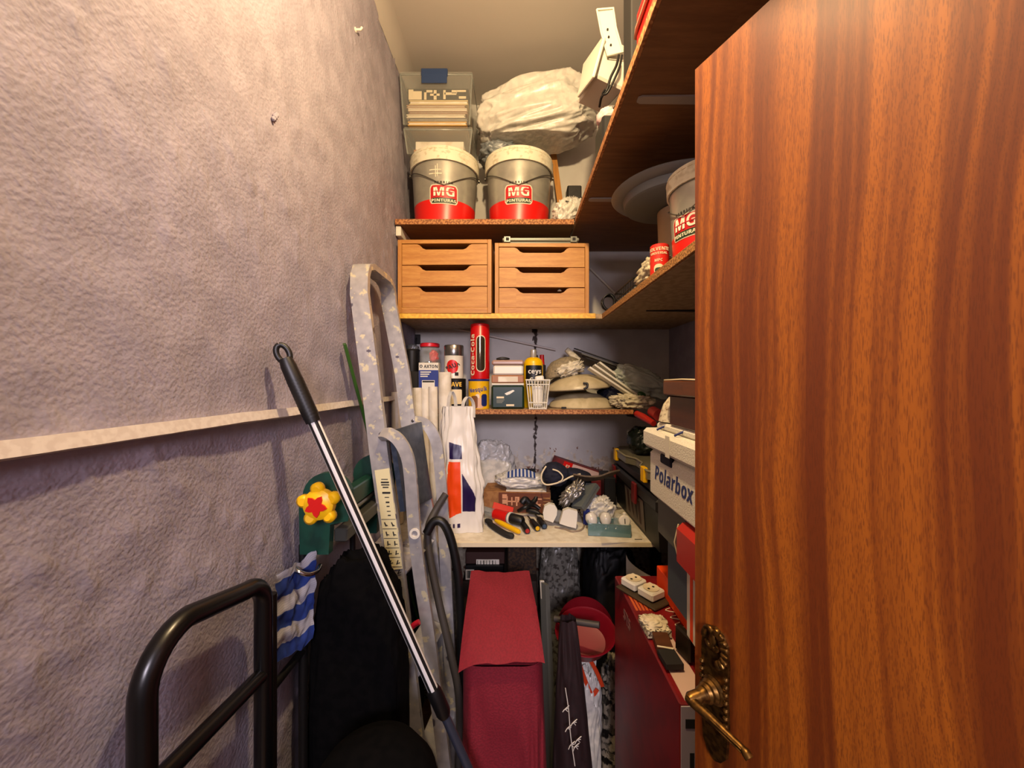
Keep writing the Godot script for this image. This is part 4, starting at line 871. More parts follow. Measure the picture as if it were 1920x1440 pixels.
# ---------------------------------------------------------------- bench
func on(px: float, py: float, up := 0.0) -> Vector3:
	# point of the bench top seen at a pixel, lifted by up
	var d = (EYE - YB) * F / (py - CY); var p = at(px, py, d); p.y = YB + up; return p
func bench_back():
	var st = S(); var t: Node3D; var k = 0
	# paper rolls standing in the corner
	var what = ["beige paper roll standing alone against the left wall", "slim white paper roll next to the ladder", "slim white paper roll between two other rolls", "medium white paper roll touching the thick one", "thick white paper roll standing beside the shopping bag"]
	for q in [[744, 735, 10.0, 1.50], [782, 727, 8.5, 1.512], [797, 729, 7.0, 1.515], [812, 725, 8.5, 1.512], [834, 698, 12.0, 1.509]]:
		var b = Vector3(xw(q[0] + 3, q[3]), YB + 0.0005, -q[3]); var e = at(q[0], q[1], q[3]); var r: float = q[2] * q[3] / F
		t = T("paper_roll", what[k], "paper roll", b, "paper rolls standing on the bench")
		var ax = (e - b).normalized(); var x = ax.cross(Vector3(0, 0, 1)).normalized(); var bs = Basis(x, ax, x.cross(ax)); var hh = (e - b).length()
		st = S(); lathe(st, [Vector2(r * 0.6, 0.002), Vector2(r, 0.002), Vector2(r, hh), Vector2(r * 0.8, hh), Vector2(r * 0.75, hh - 0.05), Vector2(0, hh - 0.05)], b, bs, 24); P(t, "roll", st, M.cream if k == 0 else M.paper)
		st = S(); bar(st, [b + bs * Vector3(r * 0.25, 0.004, r * 0.985), b + bs * Vector3(r * 0.25, hh - 0.001, r * 0.985)], bs * Vector3(1, 0, -0.3), r * 0.5, 0.0008); P(t, "loose_edge", st, M.paper)
		k += 1
	# shopping bag with orange and purple print
	var c = Vector3(xw(866, 1.44), YB + 0.0005, -1.435)
	t = T("shopping_bag", "white plastic shopping bag with orange and purple print, standing upright", "bag", c)
	var pw = Color(0.86, 0.84, 0.80); var po = Color(0.90, 0.28, 0.04); var pp = Color(0.12, 0.07, 0.25)
	var bm = mat(Color.WHITE, 0.35); bm.backlight = Color(0.12, 0.12, 0.12)
	bm.albedo_texture = tex(320, 320, func(x, y):
		var u: float = x / 320.0; var v: float = 1.0 - y / 320.0
		if u > 0.40 + 0.04 * v and u < 0.505 and v > 0.14 + 0.02 * sin(u * 40.0) and v < 0.565: return po
		if u > 0.43 and u < 0.515 and v > 0.585 and v < 0.72 - 0.03 * (u - 0.43) * 12.0: return pp
		if u >= 0.512 and u < 0.60 and v > 0.17 and v < 0.47 and (u - 0.512) / 0.088 < (0.47 - v) / 0.20: return pp
		if u > 0.44 and u < 0.505 and v > 0.045 and v < 0.075 and int(u * 90.0) % 2 == 0: return pp
		return pw)
	var n = noise(401, 1.25, true, 2); var n2 = noise(402, 1.0)
	st = S()
	grid(st, 72, 48, func(u, v):
		var a: float = (fmod(u, 1.0) - 0.5) * TAU
		var wx: float = lerpf(0.080, 0.056, smoothstep(0.25, 1.0, v)); var wz: float = lerpf(0.038, 0.022, smoothstep(0.3, 1.0, v))
		var q = Vector3(sin(a), v * 3.0, cos(a))
		var f: float = 1.0 + 0.24 * (n.get_noise_3d(q.x, q.y * 0.30, q.z) - 0.4) + 0.16 * n2.get_noise_3dv(q)
		var sq = pow(absf(sin(a)), 0.75) * sign(sin(a))
		return c + Vector3(sq * wx * f - 0.010 * v, v * 0.46, cos(a) * wz * f))
	poly(st, [c + Vector3(-0.06, 0.001, 0.02), c + Vector3(0.06, 0.001, 0.02), c + Vector3(0.06, 0.001, -0.02), c + Vector3(-0.06, 0.001, -0.02)], Vector3.DOWN)
	P(t, "body", st, bm)
	for q in [[-0.05, 0.03, 0.075], [0.004, 0.042, 0.055]]:
		st = S(); var h0 = c + Vector3(q[0], 0.44, 0.012)
		bar(st, smooth([h0 + Vector3(0, -0.02, 0), h0 + Vector3(0.004, q[2] * 0.6, 0.002), h0 + Vector3(q[1] * 0.5, q[2], 0), h0 + Vector3(q[1] - 0.002, q[2] * 0.6, -0.002), h0 + Vector3(q[1], -0.02, 0)], 5), Vector3(0.8, 0, 0.6), 0.016, 0.0012); P(t, "handle", st, M.bag)
	# heap at the back
	st = S(); blob(st, Vector3(xw(925, 1.79), YB + 0.125, -1.80), Vector3(0.095, 0.15, 0.045), 411, 0.20, 0.75, Basis(), 0.8, YB + 0.0005, 90, 60); O("plastic_bag", "heap of crumpled white plastic bags in the corner behind the cardboard box", "bag", st, M.bag)
	t = T("cardboard_box", "low brown cardboard box with pale printed symbols, torn at one end", "box", Vector3(xw(975, 1.64), YB, -1.68))
	var cb = Basis(Vector3.UP, -0.07); t.basis = cb
	st = S(); box(st, Vector3(-0.01, 0.046, 0), Vector3(0.285, 0.09, 0.14), 0.002); L(t, "carton", st, M.cardboard)
	st = S(); box(st, Vector3(0.022, 0.046, 0.0705), Vector3(0.215, 0.082, 0.001), 0.0002); var fp = L(t, "printed_face", st, mat(Color(0.40, 0.21, 0.12), 0.8))
	var pk = mat(Color(0.80, 0.58, 0.44), 0.8)
	for q in [[-0.07, 0.052, 0.018, 0.018], [-0.07, 0.074, 0.02, 0.018], [-0.05, 0.060, 0.05, 0.005], [-0.052, 0.046, 0.005, 0.038], [-0.032, 0.046, 0.005, 0.034], [-0.012, 0.044, 0.006, 0.034], [-0.016, 0.066, 0.018, 0.016], [0.062, 0.050, 0.03, 0.004], [0.066, 0.072, 0.03, 0.005], [0.072, 0.046, 0.006, 0.034], [0.072, 0.036, 0.018, 0.014]]:
		st = S(); box(st, Vector3(q[0] + q[2] / 2, q[1] + q[3] / 2 - 0.012, 0.0714), Vector3(q[2], q[3], 0.0008), 0.0001); L(fp, "printed_symbol", st, pk)
	for j in 5:
		st = S(); box(st, Vector3(0.115, 0.014 + j * 0.013, 0.0715), Vector3(0.03 - 0.004 * (j % 2), 0.006, 0.003), 0.001); L(t, "torn_strip", st, M.cardboard)
	st = S(); box(st, Vector3(0.03, 0.0935, 0.02), Vector3(0.17, 0.005, 0.10), 0.001); L(t, "white_insert", st, M.paper)
	st = S(); blob(st, Vector3(xw(976, 1.67), YB + 0.127, -1.67), Vector3(0.105, 0.030, 0.06), 415, 0.14, 1.1, Basis(Vector3(0, 0, 1), -0.03), 0.75, YB + 0.0975, 70, 40)
	t = T("plastic_packet", "pale plastic packet with a blue striped cloth, lying on the cardboard box", "packet", Vector3(xw(976, 1.67), YB + 0.097, -1.67)); P(t, "wrapper", st, M.bag)
	var sm = mat(Color.WHITE, 0.8); sm.albedo_texture = tex(64, 8, func(x, _y): return Color(0.80, 0.80, 0.82) if x % 8 < 4 else Color(0.10, 0.22, 0.50))
	st = S(); grid(st, 30, 10, func(u, v):
		return Vector3(xw(948 + 56 * u, 1.62), YB + 0.148 + 0.016 * sin(u * PI) * (0.4 + 0.6 * v) + 0.012 * v, -1.612 - 0.05 * v)); P(t, "striped_cloth", st, sm, "blue and white striped cloth")
	st = S(); wbox(st, xw(884, 1.62), xw(908, 1.62), YB + 0.0005, YB + 0.075, 1.62, 1.66, 0.003); O("black_block", "small black block beside the cardboard box", "block", st, M.black)
	st = S(); wbox(st, xw(977, 1.83), xw(1004, 1.83), YB + 0.0005, yw(880, 1.83), 1.825, 1.85, 0.002); O("brown_box", "narrow dark brown box upright against the back wall", "box", st, M.dark)
	# red carton, navy cap, tongue, trowel ...
	var rb = Basis(Vector3(0, 0, 1), -0.36) * Basis(Vector3.UP, 0.25)
	t = T("red_carton", "long red and pale pink carton tilted on top of the navy bag", "carton", at(1085, 895, 1.76))
	st = S(); box(st, at(1088, 881, 1.78), Vector3(0.27, 0.046, 0.06), 0.001, rb); P(t, "box", st, mat(Color(0.42, 0.10, 0.10), 0.6))
	st = S(); box(st, at(1088, 881, 1.78) + rb * Vector3(0.02, 0.0, 0.0305), Vector3(0.20, 0.04, 0.001), 0.0002, rb); P(t, "pale_face", st, mat(Color(0.80, 0.68, 0.64), 0.6))
	st = S(); box(st, at(1088, 881, 1.78) + rb * Vector3(-0.082, 0.0, 0.031), Vector3(0.045, 0.042, 0.001), 0.0002, rb); P(t, "red_corner", st, M.red)
	text(t, "EI", 0.016, Transform3D(rb, at(1088, 881, 1.78) + rb * Vector3(-0.082, 0, 0.0325)), M.cream)
	st = S(); blob(st, Vector3(xw(1072, 1.64), YB + 0.07, -1.66), Vector3(0.085, 0.078, 0.06), 421, 0.18, 1.2, Basis(), 0.8, YB + 0.0005, 64, 44); O("black_bag", "black bag lying in the middle of the bench under the navy cap", "bag", st, M.black_matt)
	t = T("sports_hat", "navy blue cloth hat with pale piping on the black bag", "hat", at(1050, 905, 1.60))
	st = S(); blob(st, at(1040, 889, 1.60), Vector3(0.055, 0.048, 0.055), 423, 0.08, 1.0, Basis(Vector3(0, 0, 1), -0.2), 0.9, -99.0, 48, 32); P(t, "crown", st, M.navy)
	st = S(); blob(st, at(1082, 891, 1.63), Vector3(0.06, 0.026, 0.05), 424, 0.1, 1.0, Basis(Vector3(0, 0, 1), -0.2), 0.9, -99.0, 40, 26); P(t, "flap", st, M.navy)
	st = S(); tube(st, smooth([at(1024, 874, 1.55), at(1016, 888, 1.545), at(1016, 902, 1.54), at(1026, 909, 1.535), at(1050, 904, 1.54), at(1070, 894, 1.555), at(1088, 889, 1.575)]), 0.0035, 8); P(t, "piping", st, M.cream)
	st = S(); tube(st, smooth([at(1036, 880, 1.545), at(1047, 884, 1.54), at(1055, 893, 1.535), at(1053, 901, 1.535), at(1047, 904, 1.535)]), 0.003, 8); P(t, "piping", st, M.cream)
	st = S(); bar(st, smooth([at(1078, 894, 1.56), at(1100, 897, 1.54), at(1122, 896, 1.53), at(1142, 889, 1.53), at(1156, 886, 1.54)]), Vector3(0, 0.55, 1), 0.06, 0.006); O("leather_flap", "curled grey-brown leather strip pointing at the toolbox", "leather", st, noisy(Color(0.36, 0.29, 0.22), Color(0.28, 0.22, 0.17), 0.05, 425, 0.7, 4.0))
	st = S(); blob(st, at(1072, 925, 1.50), Vector3(0.055, 0.022, 0.03), 427, 0.4, 2.4, Basis(Vector3(0, 0, 1), 0.8), 0.8, -99.0, 60, 40); O("steel_wool", "shiny pad of crumpled foil beside the grey trowel", "foil", st, mat(Color(0.62, 0.60, 0.56), 0.35, 0.8))
	t = T("trowel", "grey float trowel leaning in the middle of the bench clutter", "trowel", on(1085, 957))
	st = S(); bar(st, [at(1110, 908, 1.54), at(1082, 952, 1.47)], Vector3(0.75, 0.45, 0.3), 0.055, 0.014); P(t, "blade", st, mat(Color(0.36, 0.38, 0.37), 0.5))
	st = S(); bar(st, [at(1121, 911, 1.53), at(1093, 955, 1.46)], Vector3(0.75, 0.45, 0.3), 0.01, 0.02); P(t, "rim", st, M.grey)
	st = S(); wbox(st, xw(1106, 1.72), xw(1131, 1.72), YB + 0.0005, yw(902, 1.72), 1.725, 1.80, 0.003); O("red_tin", "dark red tin standing behind the grey trowel", "tin", st, mat(Color(0.40, 0.05, 0.05), 0.5))
	st = S(); wbox(st, xw(1133, 1.66), xw(1155, 1.66), YB + 0.0005, yw(896, 1.66), 1.66, 1.80, 0.003); O("black_box", "upright black box between the red tin and the toolbox", "box", st, M.black)
	st = S(); blob(st, Vector3(xw(1122, 1.52), YB + 0.045, -1.53), Vector3(0.062, 0.048, 0.05), 429, 0.24, 1.6, Basis(), 0.8, YB + 0.0005, 60, 40); O("plastic_bag", "small clear-white plastic bag behind the box of light bulbs", "bag", st, M.bag)
	st = S(); wbox(st, xw(1092, 1.50), xw(1104, 1.50), YB + 0.0005, YB + 0.06, 1.475, 1.49, 0.002); O("blue_packet", "small blue packet beside the white plastic bag", "packet", st, M.blue)

func bench_front():
	var st = S(); var t: Node3D
	# sheet of paper over the front edge
	t = T("paper_sheet", "white printed sheet lying over the bench edge under the light bulbs", "paper", on(1165, 1005))
	poly(st, [on(1118, 990, 0.001), on(1190, 988, 0.001), on(1211, 1016.5, 0.001), on(1128, 1019, 0.001)], Vector3.UP); poly(st, [on(1118, 990, 0.0008), on(1190, 988, 0.0008), on(1211, 1016.5, 0.0008), on(1128, 1019, 0.0008)], Vector3.DOWN); P(t, "sheet", st, M.paper)
	st = S(); box(st, on(1197, 1012, 0.0013), Vector3(0.026, 0.0006, 0.006), 0.0001); P(t, "print_line", st, M.ink)
	# tray of bulbs
	var b = on(1141, 1000); t = T("bulb_tray", "pale teal clear plastic tray holding light bulbs", "tray", b); t.basis = Basis(Vector3.UP, -0.14)
	var w = 0.148; var h = 0.042; var dp = 0.07
	var teal = glass(Color(0.42, 0.56, 0.56), 0.55, 0.1)
	for q in [["front_wall", Vector3(0, h / 2 + 0.002, dp / 2), Vector3(w, h, 0.002)], ["back_wall", Vector3(0, h / 2 + 0.002, -dp / 2), Vector3(w, h, 0.002)], ["side_wall", Vector3(w / 2, h / 2 + 0.002, 0), Vector3(0.002, h, dp)], ["side_wall", Vector3(-w / 2, h / 2 + 0.002, 0), Vector3(0.002, h, dp)], ["base", Vector3(0, 0.0025, 0), Vector3(w, 0.002, dp)]]:
		st = S(); box(st, q[1], q[2], 0.0005); L(t, q[0], st, teal)
	st = S(); tube(st, [Vector3(-w / 2, h + 0.002, dp / 2), Vector3(w / 2, h + 0.002, dp / 2), Vector3(w / 2, h + 0.002, -dp / 2), Vector3(-w / 2, h + 0.002, -dp / 2), Vector3(-w / 2, h + 0.002, dp / 2)], 0.0022, 6); L(t, "rim", st, teal)
	var names3 = ["frosted white light bulb at one end of the teal tray", "frosted light bulb in the middle of the teal tray", "clear glass light bulb beside the round socket"]; var xs = [-0.045, -0.008, 0.026]
	for k in 3:
		var bb = b + t.basis * Vector3(xs[k], 0.008, 0.0)
		var lb = T("light_bulb", names3[k], "light bulb", bb, "light bulbs in the tray"); var bs = Basis(Vector3(1, 0, 0), -0.5) * Basis(Vector3(0, 0, 1), 0.3 - 0.35 * k)
		st = S(); lathe(st, [Vector2(0.012, 0.018), Vector2(0.020, 0.034), Vector2(0.022, 0.048), Vector2(0.016, 0.062), Vector2(0, 0.068)], bb, bs, 24); P(lb, "globe", st, M.glass if k == 2 else mat(Color(0.82, 0.80, 0.76), 0.25))
		st = S(); lathe(st, [Vector2(0, 0.0), Vector2(0.009, 0.002), Vector2(0.011, 0.006), Vector2(0.010, 0.010), Vector2(0.0115, 0.014), Vector2(0.012, 0.019)], bb, bs, 16); P(lb, "screw_cap", st, M.chrome)
	var sb = Basis(Vector3.UP, -0.1) * Basis(Vector3(1, 0, 0), PI / 2 - 0.25)
	var sc = at(1171, 977, 1.375)
	t = T("plug_socket", "round ivory plug with a dark slot beside the teal tray", "plug", Vector3(sc.x, sc.y - 0.025, sc.z))
	st = S(); lathe(st, [Vector2(0, -0.01), Vector2(0.018, -0.01), Vector2(0.0215, -0.004), Vector2(0.0215, 0.004), Vector2(0.017, 0.008), Vector2(0, 0.009)], sc, sb, 32); P(t, "body", st, M.plastic_white)
	st = S(); box(st, sc + sb * Vector3(0, 0.009, 0), Vector3(0.003, 0.002, 0.018), 0.0005, sb); P(t, "slot", st, M.dark)
	st = S(); box(st, sc + sb * Vector3(0, 0, -0.024), Vector3(0.012, 0.012, 0.012), 0.003, sb); P(t, "cord_grip", st, M.plastic_white)
	# twin white adapters with a dark hub, and their cable
	t = T("adapter_pair", "white two-lobed adapter with a dark round hub and a grey cable", "adapter", on(1050, 985))
	st = S(); pprism(st, [[1021, 950], [1030, 945], [1040, 947], [1045, 955], [1044, 966], [1037, 980], [1020, 974], [1018, 962]], 1.46, 0.022); P(t, "lobe", st, M.plastic_white)
	st = S(); pprism(st, [[1056, 958], [1066, 954], [1083, 959], [1082, 975], [1080, 991], [1064, 987], [1049, 982], [1053, 970]], 1.42, 0.022); P(t, "lobe", st, M.plastic_white)
	st = S(); lathe(st, [Vector2(0, -0.008), Vector2(0.022, -0.008), Vector2(0.024, 0.0), Vector2(0.020, 0.006), Vector2(0, 0.008)], at(1047, 968, 1.47), Basis(Vector3(0, 0, 1), 0.5) * Basis(Vector3(1, 0, 0), 1.1), 28); P(t, "hub", st, M.grey)
	st = S(); tube(st, smooth([on(1083, 964, 0.02), on(1094, 975, 0.004), on(1095, 988, 0.003), on(1088, 996, 0.003), on(1072, 998, 0.003), on(1060, 994, 0.003), on(1040, 990, 0.003)]), 0.003, 8); P(t, "cable", st, mat(Color(0.55, 0.48, 0.40), 0.5))
	# tools
	t = T("screwdriver", "long dark steel screwdriver lying across the bench in front of the adapters", "screwdriver", on(1040, 985))
	st = S(); tube(st, [on(1012, 972, 0.02), on(1070, 990, 0.006)], 0.0035, 8); P(t, "shaft", st, mat(Color(0.25, 0.23, 0.21), 0.35, 0.8))
	st = S(); tube(st, [on(988, 968, 0.026), on(994, 969, 0.025), on(1004, 970, 0.023), on(1012, 972, 0.02)], [0.010, 0.012, 0.011, 0.006], 10); P(t, "handle", st, M.black)
	var tip = ["red", "yellow", "blue-grey"]; var tc = [Color(0.62, 0.12, 0.12), Color(0.85, 0.66, 0.05), Color(0.20, 0.28, 0.38)]; var k = 0
	for q in [[989, 1002, 970, 972], [1008, 997, 985, 968], [1021, 993, 1000, 966]]:
		t = T("screwdriver", "stubby black screwdriver with a %s end cap" % tip[k], "screwdriver", on(q[0], q[1]), "black screwdrivers on the bench")
		var e = on(q[0], q[1], 0.012); var s0 = on(q[2], q[3], 0.014); var d = (s0 - e).normalized()
		st = S(); tube(st, [e, e + d * 0.02, e + d * 0.07, e + d * 0.085], [0.011, 0.0125, 0.0115, 0.006], 14); P(t, "handle", st, M.black)
		st = S(); tube(st, [e - d * 0.0025, e + d * 0.0005], [0.007, 0.0085], 14); P(t, "end_cap", st, mat(tc[k], 0.4))
		st = S(); tube(st, [e + d * 0.085, e + d * 0.13], 0.003, 8); P(t, "shaft", st, M.wire)
		k += 1
	t = T("pliers", "pliers with one black and one yellow handle near the bench edge", "pliers", on(945, 998))
	st = S(); tube(st, smooth([on(917, 986, 0.010), on(926, 993, 0.010), on(938, 1001, 0.010), on(951, 1008, 0.010), on(963, 1011, 0.010)]), [0.009, 0.010, 0.010, 0.011, 0.011, 0.011, 0.011, 0.011, 0.011, 0.011, 0.011, 0.011, 0.011, 0.011, 0.011, 0.011, 0.011, 0.011, 0.011, 0.011, 0.011, 0.011, 0.010, 0.009, 0.006], 12); P(t, "handle", st, M.dark)
	st = S(); tube(st, smooth([on(928, 983, 0.016), on(942, 989, 0.014), on(958, 996, 0.012), on(974, 1004, 0.012)]), [0.004, 0.006, 0.007, 0.008, 0.009, 0.0095, 0.0095, 0.0095, 0.0095, 0.0095, 0.0095, 0.0095, 0.0095, 0.0095, 0.0095, 0.0095, 0.009, 0.0085, 0.006], 12); P(t, "handle", st, M.yellow)
	st = S(); blob(st, on(916, 983, 0.012), Vector3(0.014, 0.008, 0.02), 441, 0.1, 1.0, Basis(Vector3.UP, 0.6), 0.9, YB + 0.001, 20, 14); P(t, "jaws", st, M.dark)
	t = T("drill_bit_tube", "clear tube of bits with a red label and a black cap", "package", on(930, 975))
	var p0 = on(898, 966, 0.022); var p1 = on(958, 982, 0.022); var dd = (p1 - p0).normalized()
	st = S(); tube(st, [p0, p1], 0.020, 20, false); P(t, "tube", st, M.clear_grey)
	st = S(); tube(st, [p0 + dd * 0.085, p1 - dd * 0.012], 0.0206, 20, false); P(t, "red_label", st, M.red)
	st = S(); tube(st, [p1 - dd * 0.006, p1 + dd * 0.002], 0.0225, 20); P(t, "white_ring", st, M.plastic_white)
	st = S(); tube(st, [p1 + dd * 0.0025, p1 + dd * 0.05, p1 + dd * 0.058], [0.020, 0.019, 0.012], 20); P(t, "cap", st, M.black)
	t = T("card_pack", "red blister card with a white sticker leaning on the clear tube", "package", on(945, 962))
	var rb = Basis(Vector3(0, 0, 1), -0.28) * Basis(Vector3(1, 0, 0), -0.75)
	st = S(); box(st, at(942, 957, 1.57), Vector3(0.085, 0.05, 0.003), 0.0008, rb); P(t, "card", st, M.red)
	st = S(); box(st, at(952, 963, 1.555), Vector3(0.022, 0.014, 0.001), 0.0003, rb); P(t, "sticker", st, M.paper)
	st = S(); box(st, at(912, 951, 1.62), Vector3(0.05, 0.035, 0.003), 0.0008, rb); O("card_pack", "small white and blue card beside the red blister card", "package", st, mat(Color(0.70, 0.68, 0.72), 0.5))
	t = T("hand_clamp", "small black hand clamp lying behind the screwdrivers", "clamp", on(990, 968))
	st = S(); tube(st, smooth([on(978, 967, 0.05), on(985, 966, 0.065), on(994, 966, 0.05), on(1003, 964, 0.058), on(1006, 962, 0.075)]), [0.012, 0.013, 0.014, 0.014, 0.014, 0.014, 0.014, 0.013, 0.013, 0.012, 0.012, 0.012, 0.011, 0.011, 0.010, 0.010, 0.010, 0.010, 0.010, 0.010, 0.010, 0.010, 0.010, 0.009, 0.007], 10); P(t, "jaw", st, M.black)
	st = S(); tube(st, smooth([on(972, 970, 0.026), on(985, 972, 0.045), on(1000, 968, 0.046), on(1012, 968, 0.03)]), 0.008, 10); P(t, "handle", st, M.black)

# ---------------------------------------------------------------- pile on the right
func right_stack():
	var st = S(); var t: Node3D
	t = T("toolbox", "big black toolbox with red latches and a clear organiser lid", "toolbox", Vector3(0.55, YB, -1.5))
	var x0 = 0.447; var x1 = 0.665; var y = YB + 0.0005
	# lower tub tapers, upper tray is wider
	var lo = [Vector3(x0 + 0.016, y, -1.24), Vector3(x1 - 0.016, y, -1.24), Vector3(x1 - 0.016, y, -1.76), Vector3(x0 + 0.016, y, -1.76)]
	var hi = [Vector3(x0 + 0.006, y + 0.13, -1.228), Vector3(x1 - 0.006, y + 0.13, -1.228), Vector3(x1 - 0.006, y + 0.13, -1.772), Vector3(x0 + 0.006, y + 0.13, -1.772)]
	poly(st, lo, Vector3.DOWN); poly(st, hi, Vector3.UP)
	for k in 4: poly(st, [lo[k], lo[(k + 1) % 4], hi[(k + 1) % 4], hi[k]], lo[k] + lo[(k + 1) % 4] - lo[0] - lo[2])
	P(t, "tub", st, mat(Color(0.075, 0.07, 0.068), 0.5))
	st = S(); wbox(st, x0 - 0.002, x1 + 0.002, y + 0.1305, y + 0.175, 1.22, 1.78, 0.008); P(t, "tray", st, mat(Color(0.09, 0.085, 0.08), 0.45))
	st = S(); wbox(st, x0 + 0.004, x1 - 0.004, y + 0.1755, y + 0.222, 1.235, 1.765, 0.012); P(t, "top", st, mat(Color(0.05, 0.05, 0.06), 0.45))
	var ol = PackedVector2Array()
	for q in [[x0 + 0.03, -1.23], [x1 - 0.03, -1.23], [x1 + 0.004, -1.29], [x1 + 0.004, -1.70], [x1 - 0.03, -1.77], [x0 + 0.03, -1.77], [x0 - 0.006, -1.70], [x0 - 0.006, -1.55], [x0 + 0.02, -1.50], [x0 + 0.02, -1.42], [x0 - 0.006, -1.37], [x0 - 0.006, -1.29]]: ol.append(Vector2(q[0], -q[1]))
	st = S(); prism(st, ol, Transform3D(Basis(Vector3(1, 0, 0), -PI / 2), Vector3(0, y + 0.252, 0)), 0.028); var og = P(t, "organiser_lid", st, glass(Color(0.50, 0.48, 0.40), 0.62, 0.25), "translucent grey organiser lid")
	st = S(); var rimp = []
	for q in ol: rimp.append(Vector3(q.x, y + 0.252, -q.y))
	rimp.append(rimp[0]); tube(st, rimp, 0.004, 6); P(og, "rim", st, mat(Color(0.52, 0.50, 0.42), 0.4))
	for z in [-1.70, -1.33]:
		st = S(); wbox(st, x0 - 0.012, x0 + 0.004, y + 0.205, y + 0.258, -z - 0.018, -z + 0.018, 0.003); P(t, "clip", st, M.yellow, "yellow clip")
	for z in [-1.725, -1.43]:
		st = S(); wbox(st, x0 - 0.014, x0 - 0.0025, y + 0.10, y + 0.178, -z - 0.02, -z + 0.02, 0.004); P(t, "latch", st, mat(Color(0.42, 0.08, 0.09), 0.45), "dark red latch")
	st = S(); poly(st, [Vector3(x0 + 0.0045, y + 0.125, -1.60), Vector3(x0 + 0.0045, y + 0.125, -1.37), Vector3(x0 + 0.013, y + 0.014, -1.37), Vector3(x0 + 0.013, y + 0.014, -1.60)], Vector3.LEFT); var lab = P(t, "label", st, mat(Color(0.42, 0.37, 0.33), 0.6), "scuffed paper label")
	for k in 4:
		st = S(); var zz = -1.57 + k * 0.045; poly(st, [Vector3(x0 + 0.0045, y + 0.118 - 0.01 * (k % 2), zz), Vector3(x0 + 0.0045, y + 0.115, zz + 0.028), Vector3(x0 + 0.011, y + 0.028, zz + 0.03), Vector3(x0 + 0.011, y + 0.03 + 0.015 * (k % 3), zz + 0.004)], Vector3.LEFT); P(lab, "label_picture", st, mat(Color(0.22, 0.10, 0.08), 0.6))
	var yt = y + 0.2565
	st = S(); blob(st, Vector3(0.53, yt + 0.052, -1.60), Vector3(0.06, 0.055, 0.075), 451, 0.15, 1.2, Basis(), 0.8, yt + 0.0005, 44, 30); O("green_bag", "dark green bag on the toolbox under the red-handled cutter", "bag", st, mat(Color(0.03, 0.07, 0.04), 0.4))
	t = T("cutter", "cutter with a black head and a red handle on the dark green bag", "cutter", at(1200, 790, 1.55))
	st = S(); box(st, at(1185, 775, 1.56), Vector3(0.05, 0.03, 0.03), 0.006, Basis(Vector3(0, 0, 1), -0.15)); P(t, "head", st, M.black)
	st = S(); tube(st, [at(1194, 776, 1.54), at(1206, 782, 1.49), at(1226, 794, 1.42)], [0.013, 0.014, 0.011], 12); P(t, "handle", st, mat(Color(0.66, 0.13, 0.10), 0.4), "red handle")
	st = S(); tube(st, [at(1224, 772, 1.50), at(1236, 779, 1.44)], 0.022, 14); O("red_roll", "short pink-red roll behind the foam cooler", "roll", st, mat(Color(0.72, 0.22, 0.20), 0.5))
	# foam cooler
	t = T("foam_cooler", "white foam cooler box with blue lettering, half hidden by the door", "cooler", Vector3(0.44, 1.245, -0.8))
	st = S(); var cx0 = 0.333; var lw = [Vector3(cx0 + 0.006, 1.247, -0.64), Vector3(0.56, 1.247, -0.64), Vector3(0.56, 1.247, -0.957), Vector3(cx0 + 0.006, 1.247, -0.957)]
	wbox(st, cx0, 0.565, 1.247, 1.368, 0.635, 0.965, 0.012); P(t, "body", st, M.foam)
	st = S(); wbox(st, cx0 - 0.012, 0.577, 1.3685, 1.415, 0.625, 0.977, 0.008); var ld = P(t, "lid", st, M.foam)
	st = S(); wbox(st, cx0 + 0.012, 0.55, 1.4152, 1.432, 0.65, 0.945, 0.012); P(ld, "lid_boss", st, M.foam)
	for z in [-0.90, -0.80]:
		st = S(); var cp = []
		for i in 13: cp.append(Vector3(cx0 - 0.004 + 0.13 * i / 12.0, 1.4175 + 0.022 * sin(PI * i / 12.0), z + 0.03 * i / 12.0))
		tube(st, cp, 0.0025, 6); P(ld, "cord", st, M.blue, "blue cord")
	st = S(); box(st, Vector3(cx0 - 0.0125, 1.392, -0.815), Vector3(0.001, 0.046, 0.022), 0.0002); P(ld, "tape", st, M.plastic_white)
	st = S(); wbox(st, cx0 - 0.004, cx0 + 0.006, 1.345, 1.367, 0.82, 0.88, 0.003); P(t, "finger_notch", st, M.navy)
	var xf = Transform3D(Basis(Vector3(0, 0, 1), Vector3(0, 1, 0), Vector3(-1, 0, 0)) * Basis(Vector3(1, 0, 0), Vector3(0.18, 1, 0), Vector3(0, 0, 1)), Vector3(cx0 - 0.0006, 1.314, -0.822))
	text(t, "Polarbox", 0.033, xf, mat(Color(0.06, 0.16, 0.42), 0.5), 0.0, "lettering", 1.02)
	# on the cooler
	t = T("white_dome", "small dirty white plastic dome standing on the foam cooler", "dome", Vector3(0.375, 1.4325, -0.915))
	st = S(); lathe(st, [Vector2(0, 0.0005), Vector2(0.034, 0.0005), Vector2(0.032, 0.018), Vector2(0.027, 0.042), Vector2(0.016, 0.060), Vector2(0.0, 0.064)], t.position, Basis(Vector3(0, 0, 1), -0.1), 32); P(t, "shell", st, noisy(Color(0.84, 0.80, 0.72), Color(0.45, 0.36, 0.28), 0.03, 453, 0.6, 8.0, 0.5, 0.85))
	t = T("wooden_case", "dark varnished wooden case standing on the foam cooler", "case", Vector3(0.46, 1.4325, -0.77))
	st = S(); wbox(st, 0.345, 0.55, 1.4328, 1.500, 0.70, 0.865, 0.003); P(t, "body", st, wood(Color(0.30, 0.15, 0.06), Color(0.24, 0.11, 0.04), 455, 0.4, false))
